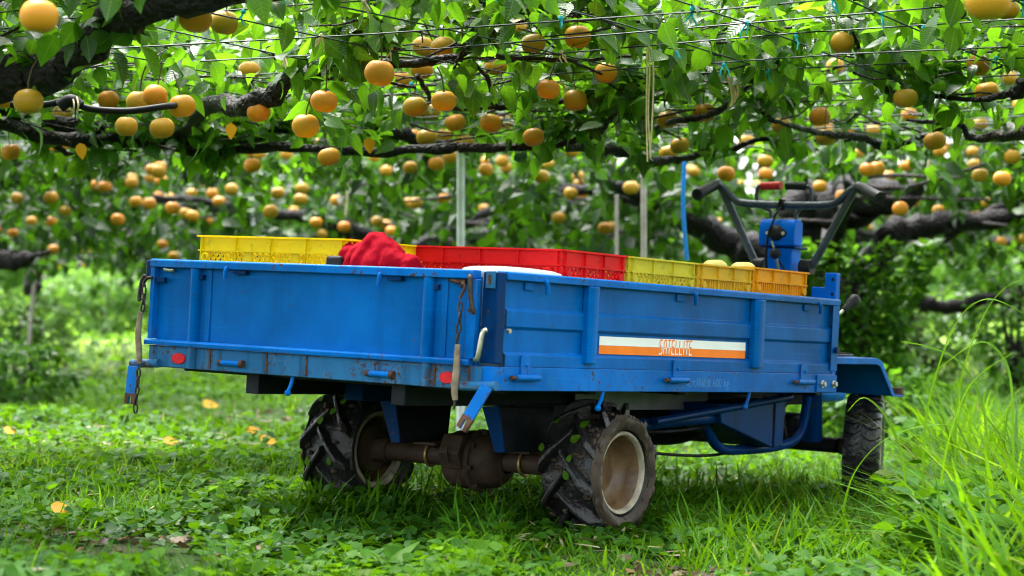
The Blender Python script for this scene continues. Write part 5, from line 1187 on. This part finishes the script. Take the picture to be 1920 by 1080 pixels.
def bare(x, y):
    """worn spots where little grows"""
    t = np.exp(-(((x+1.6)/.75)**2 + ((y-12.4)/1.3)**2)) + .9*np.exp(-(((x+1.25)/.35)**2 + ((y-5.6)/.4)**2)) + .7*np.exp(-(((x-.62)/.3)**2 + ((y-5.35)/.25)**2)) + .6*np.exp(-(((x+.75)/.4)**2 + ((y-7.4)/.5)**2))
    return rng.random(len(x)) < np.clip(t, 0, .86)
def low_by_wheels(a):
    """grass was rolled flat just behind the rear wheels"""
    x, y = a[0][:, 0], a[0][:, 1]; m = (y < 6.4) & (((x > .0) & (x < .46)) | ((x > -.62) & (x < -.18))); a[2][m, 1:] *= .42; return a
def stuff(name, tmpl, args, mat, lab):
    me = scatter(name, tmpl, *args[:4], mat, args[4]); o = link(name, me); tag(o, lab, None, None, 'stuff'); o['category'] = 'grass'; return o
def cat_(*L): return tuple(np.concatenate([l[i] for l in L]) for i in range(5))
x, y = field_pts(34000, 4.0, 8.3, .45); k = vnoise(x, y, 4.5, 1) + rng.normal(0, .12, len(x)) > .28; s1 = blades(x[k], y[k], .04, .125, .0035, .0080)
x, y = field_pts(7000, 5.2, 8.8, .2); k = (np.abs(x - .35) < 1.0) & (vnoise(x, y, 5, 8) > .42); s2 = blades(x[k], y[k], .10, .20, .006, .011, .4)
stuff('grass', (BL, BF), low_by_wheels(cat_(s1, s2)), M['grass'], 'short green grass growing round the cart wheels')
x, y = field_pts(38000, 8.3, 17, .9, .33); k = vnoise(x, y, 2.4, 2) + rng.normal(0, .12, len(x)) > .42; s1 = blades(x[k], y[k], .05, .13, .006, .012)
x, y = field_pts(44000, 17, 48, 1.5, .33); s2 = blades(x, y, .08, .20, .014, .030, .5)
stuff('mid_grass', (BL, BF), s1, M['grass'], 'blurred green grass behind the cart')
stuff('far_grass', (BL, BF), s2, M['painted_light_grass'], 'far grass in the open, its daylight brightness painted into the colour')
# tall grass bank on the right
x = rng.uniform(.8, 3.2, 12000); y = rng.uniform(4.3, 11.5, 12000); edge = .178*y + .05*np.sin(5*y) + .02; k = (x > edge) & (x < .29*y+.5) & (rng.random(12000) < np.clip((x-edge)*2.2+.25, 0, 1)); x, y = x[k], y[k]
s1 = blades(x, y, .16, .42, .007, .021, .45, (.3, 1.3)); f = np.clip((x-.178*y)*3.0+.45, .4, 1.25); s1[2][:, 1:] *= f[:, None]
x, y = field_pts(2600, 6.6, 9.2, .2); k = (x > .9) & (x < 1.5); s2 = blades(x[k], y[k], .10, .20, .006, .010, .4)
stuff('tall_grass', (BL, BF), cat_(s1, s2), M['grass'], 'bank of tall arching grass on the right of the cart')
# broad-leaved weeds
WT = leaf_template(False, fold=.12, curl=.25, w=.44)
def weeds(x, y, smin, smax, zmax, per=4):
    k_ = ~bare(x, y); x, y = x[k_], y[k_]; n = len(x); idx = np.repeat(np.arange(n), per); m = len(idx); az = rng.uniform(0, 6.28, m); el = rng.uniform(-.25, .7, m); d = np.stack([np.cos(az)*np.cos(el), np.sin(az)*np.cos(el), np.sin(el)], 1)
    z = g_h(x, y) + rng.uniform(.008, zmax, n); P = np.stack([x, y, z], 1)[idx] + d*rng.uniform(.002, .02, m)[:, None] + np.stack([np.zeros(m), np.zeros(m), rng.normal(0, .008, m)], 1); P[:, 2] = np.maximum(P[:, 2], g_h(P[:, 0], P[:, 1]) + .006)
    nn = rng.normal(0, .35, (m, 3)) + np.array([0, 0, 1.]); base = np.clip(.10 + .60*vnoise(x, y, 2.6, 22) + rng.normal(0, .14, n), 0, 1)[idx]
    return P, frames(d, nn), rng.uniform(smin, smax, m), np.clip(base + rng.normal(0, .12, m), 0, 1), rng.uniform(-.25, .1, m)
x, y = field_pts(15000, 4.0, 8.3, .45); k = vnoise(x, y, 3.8, 4) + rng.normal(0, .12, len(x)) > .32; a1 = weeds(x[k], y[k], .020, .048, .06); mw = (a1[0][:, 1] < 6.4) & (((a1[0][:, 0] > .0) & (a1[0][:, 0] < .46)) | ((a1[0][:, 0] > -.62) & (a1[0][:, 0] < -.18))); gz = g_h(a1[0][:, 0], a1[0][:, 1]); a1[0][:, 2] = np.where(mw, gz + (a1[0][:, 2]-gz)*.4, a1[0][:, 2])
x, y = field_pts(19000, 8.3, 17, .9, .33); k = vnoise(x, y, 1.9, 5) + rng.normal(0, .12, len(x)) > .36; a2 = weeds(x[k], y[k], .030, .060, .07)
x, y = field_pts(11000, 17, 46, 1.5, .33); a3 = weeds(x[y < 24], y[y < 24], .06, .12, .10)
WN = leaf_template(True, fold=.18, curl=.3, w=.42)
x = rng.uniform(.8, 3.0, 2600); y = rng.uniform(4.3, 10.5, 2600); k = (x > .175*y) & (x < .29*y+.4) & (vnoise(x, y, 3.0, 31) > .48); ab = weeds(x[k], y[k], .035, .085, .26, 5)
a1 = cat_(a1, ab)
stuff('ground_cover', WN, a1, M['weed'], 'low broad leaved weeds growing round the cart')
stuff('far_ground_cover', WT, cat_(a2, a3), M['weed'], 'low broad leaved weeds carpeting the ground behind the cart')
# dry clippings and litter
x, y = field_pts(5200, 4.2, 10, .3); k = vnoise(x, y, 3.1, 6) > .54; x, y = x[k], y[k]; n = len(x); a = rng.uniform(0, 6.28, n)
d = np.stack([np.cos(a), np.sin(a), rng.normal(0, .12, n)], 1); nn = rng.normal(0, .3, (n, 3)) + np.array([0, 0, 1.]); S_ = np.stack([rng.uniform(.004, .010, n), rng.uniform(.03, .09, n), rng.uniform(.03, .09, n)], 1)
stuff('dry_clippings', (BL, BF), (np.stack([x, y, g_h(x, y)+rng.uniform(.012, .05, n)], 1), frames(d, nn), S_, rng.random(n), rng.uniform(-.2, .2, n)), M['dry'], 'pale dry grass clippings lying on the ground')
n = 900; a = rng.uniform(0, 6.28, n); q = rng.integers(0, 4, n); cx_ = np.array([-1.6, -1.25, .62, -.75])[q]; cy_ = np.array([12.4, 5.6, 5.35, 7.4])[q]; sx_ = np.array([.6, .3, .25, .35])[q]; sy_ = np.array([1.0, .32, .2, .4])[q]
x = cx_ + rng.normal(0, 1, n)*sx_; y = cy_ + rng.normal(0, 1, n)*sy_; d = np.stack([np.cos(a), np.sin(a), rng.normal(0, .2, n)], 1); nn = rng.normal(0, .35, (n, 3)) + np.array([0, 0, 1.])
M['litter'] = leafy('rotting_leaf', [(0, (.022, .014, .008)), (.6, (.07, .042, .018)), (1, (.20, .12, .04))], .1, (.2, .12, .04), .5, .2)
stuff('leaf_litter', LTS, (np.stack([x, y, g_h(x, y)+rng.uniform(.006, .02, n)], 1), frames(d, nn), np.where(q == 0, rng.uniform(.05, .10, n), rng.uniform(.025, .06, n)), rng.random(n), rng.uniform(-.3, .3, n)), M['litter'], 'brown rotting leaves on the bare worn soil')
# fallen leaves, one by one
for (px, py, s, lab) in ((118, 972, .075, 'large yellow fallen leaf lying at the lower left'), (396, 766, .11, 'orange fallen leaf on the grass left of the rear wheel'), (484, 824, .12, 'yellow brown fallen leaf in mud beside the left rear wheel'), (505, 836, .08, 'small brown fallen leaf beside the yellow brown one'), (322, 838, .07, 'rusty fallen leaf below the hanging chain'), (20, 818, .07, 'small yellow fallen leaf at the left border'), (420, 660, .12, 'blurred yellow fallen leaf beyond the cart')):
    d0 = .6*FPX/(py-603.6)
    for _ in range(8): q = at(px, py, d0); d0 += (q.z - float(g_h(q.x, q.y)) - .03) / max(.02, (py-603.6)/FPX) * .7
    q = at(px, py, d0); fr = frames(np.array([[1, .5, .05]]), np.array([[0, -.55, 1.]])); tv = LT[0].copy(); tv[:, 0] *= 1.5
    me = scatter('blade', (tv, LT[1]), np.array([[-s/2, 0, .02]]), fr, np.array([s]), np.array([.5]), M['yellow_leaf'], np.array([.1])); e = link('fallen_leaf', me); e.location = q; tag(e, lab, 'leaf')
# dock plant with curled pale leaves in front of the wheels
e = empty('dock_plant', (0, 0, 0)); q = at(720, 1040, 5.35); e.location = (q.x, q.y, float(g_h(q.x, q.y))); tag(e, 'weed with large curled pale leaves in the grass in front of the wheels', 'weed')
for (az, L, w_, cu, dx) in ((2.9, .085, .24, -1.8, -.02), (2.2, .075, .28, -1.3, .01), (.4, .065, .30, -1.7, .04), (1.3, .07, .26, -1.4, .02)):
    tv = LT[0].copy(); tv[:, 0] *= w_/.33; fr = frames(np.array([[math.cos(az)*.7, -.1, .9]]), np.array([[-math.cos(az), -.7, .5]])); link('leaf', scatter('leaf', (tv, LT[1]), np.array([[dx, 0, .0]]), fr, np.array([L]), np.array([.72]), M['weed'], np.array([cu])), e)
# long single blades arching out of the bank
for k, pts in enumerate([[(1790, 850, 5.9), (1800, 720, 5.9), (1840, 600, 5.85), (1890, 535, 5.8), (1960, 515, 5.8)], [(1730, 900, 5.8), (1740, 760, 5.8), (1790, 610, 5.8), (1850, 560, 5.75), (1925, 590, 5.7)], [(1580, 960, 6.0), (1600, 890, 6.0), (1650, 830, 6.0), (1720, 800, 5.95), (1790, 795, 5.9)], [(1850, 900, 5.7), (1845, 770, 5.7), (1800, 680, 5.7), (1740, 650, 5.7), (1690, 640, 5.7)], [(1900, 800, 5.6), (1890, 690, 5.6), (1840, 640, 5.6), (1760, 690, 5.6)], [(1760, 960, 5.5), (1775, 840, 5.5), (1820, 720, 5.5), (1900, 660, 5.5)], [(1700, 940, 5.9), (1690, 850, 5.9), (1660, 780, 5.9), (1620, 745, 5.9), (1590, 770, 5.9)]]):
    P = bend([at(*p) for p in pts], 5); g0 = float(g_h(P[0].x, P[0].y)); b0 = Vector((P[0].x, P[0].y, g0)); P = [b0] + P[1:]; n = len(P); vs = []; sidev = Vector((.5, .6, .25)).normalized()
    for i, p in enumerate(P): wv = .0075*(1 - (i/(n-1))**1.6) + .0006; vs += [tuple(p - b0 - sidev*wv), tuple(p - b0 + Vector((0, 0, -.002))), tuple(p - b0 + sidev*wv)]
    F = []; 
    for i in range(n-1):
        for j in (0, 1): a = i*3+j; F += [(a, a+1, a+4), (a, a+4, a+3)]
    o = link('grass_blade', np_mesh('grass_blade', np.array(vs), np.array(F), M['grass'], np.full(len(vs), .45+.06*k))); o.location = b0
    tag(o, ['tall arching blade at the right border, highest one', 'tall arching blade whose tip droops at the right border', 'straw coloured long blade leaning right beside the front wheel', 'arching blade bending left above the tall bank', 'drooping blade at the right edge of the bank', 'upright blade rising in the right foreground', 'blade bending left over the front wheel'][k], 'grass', 'long single blades of the grass bank')
print('leaves', n_leaf, 'tris', sum(len(m.loop_triangles) if m.loop_triangles else len(m.polygons) for m in bpy.data.meshes))
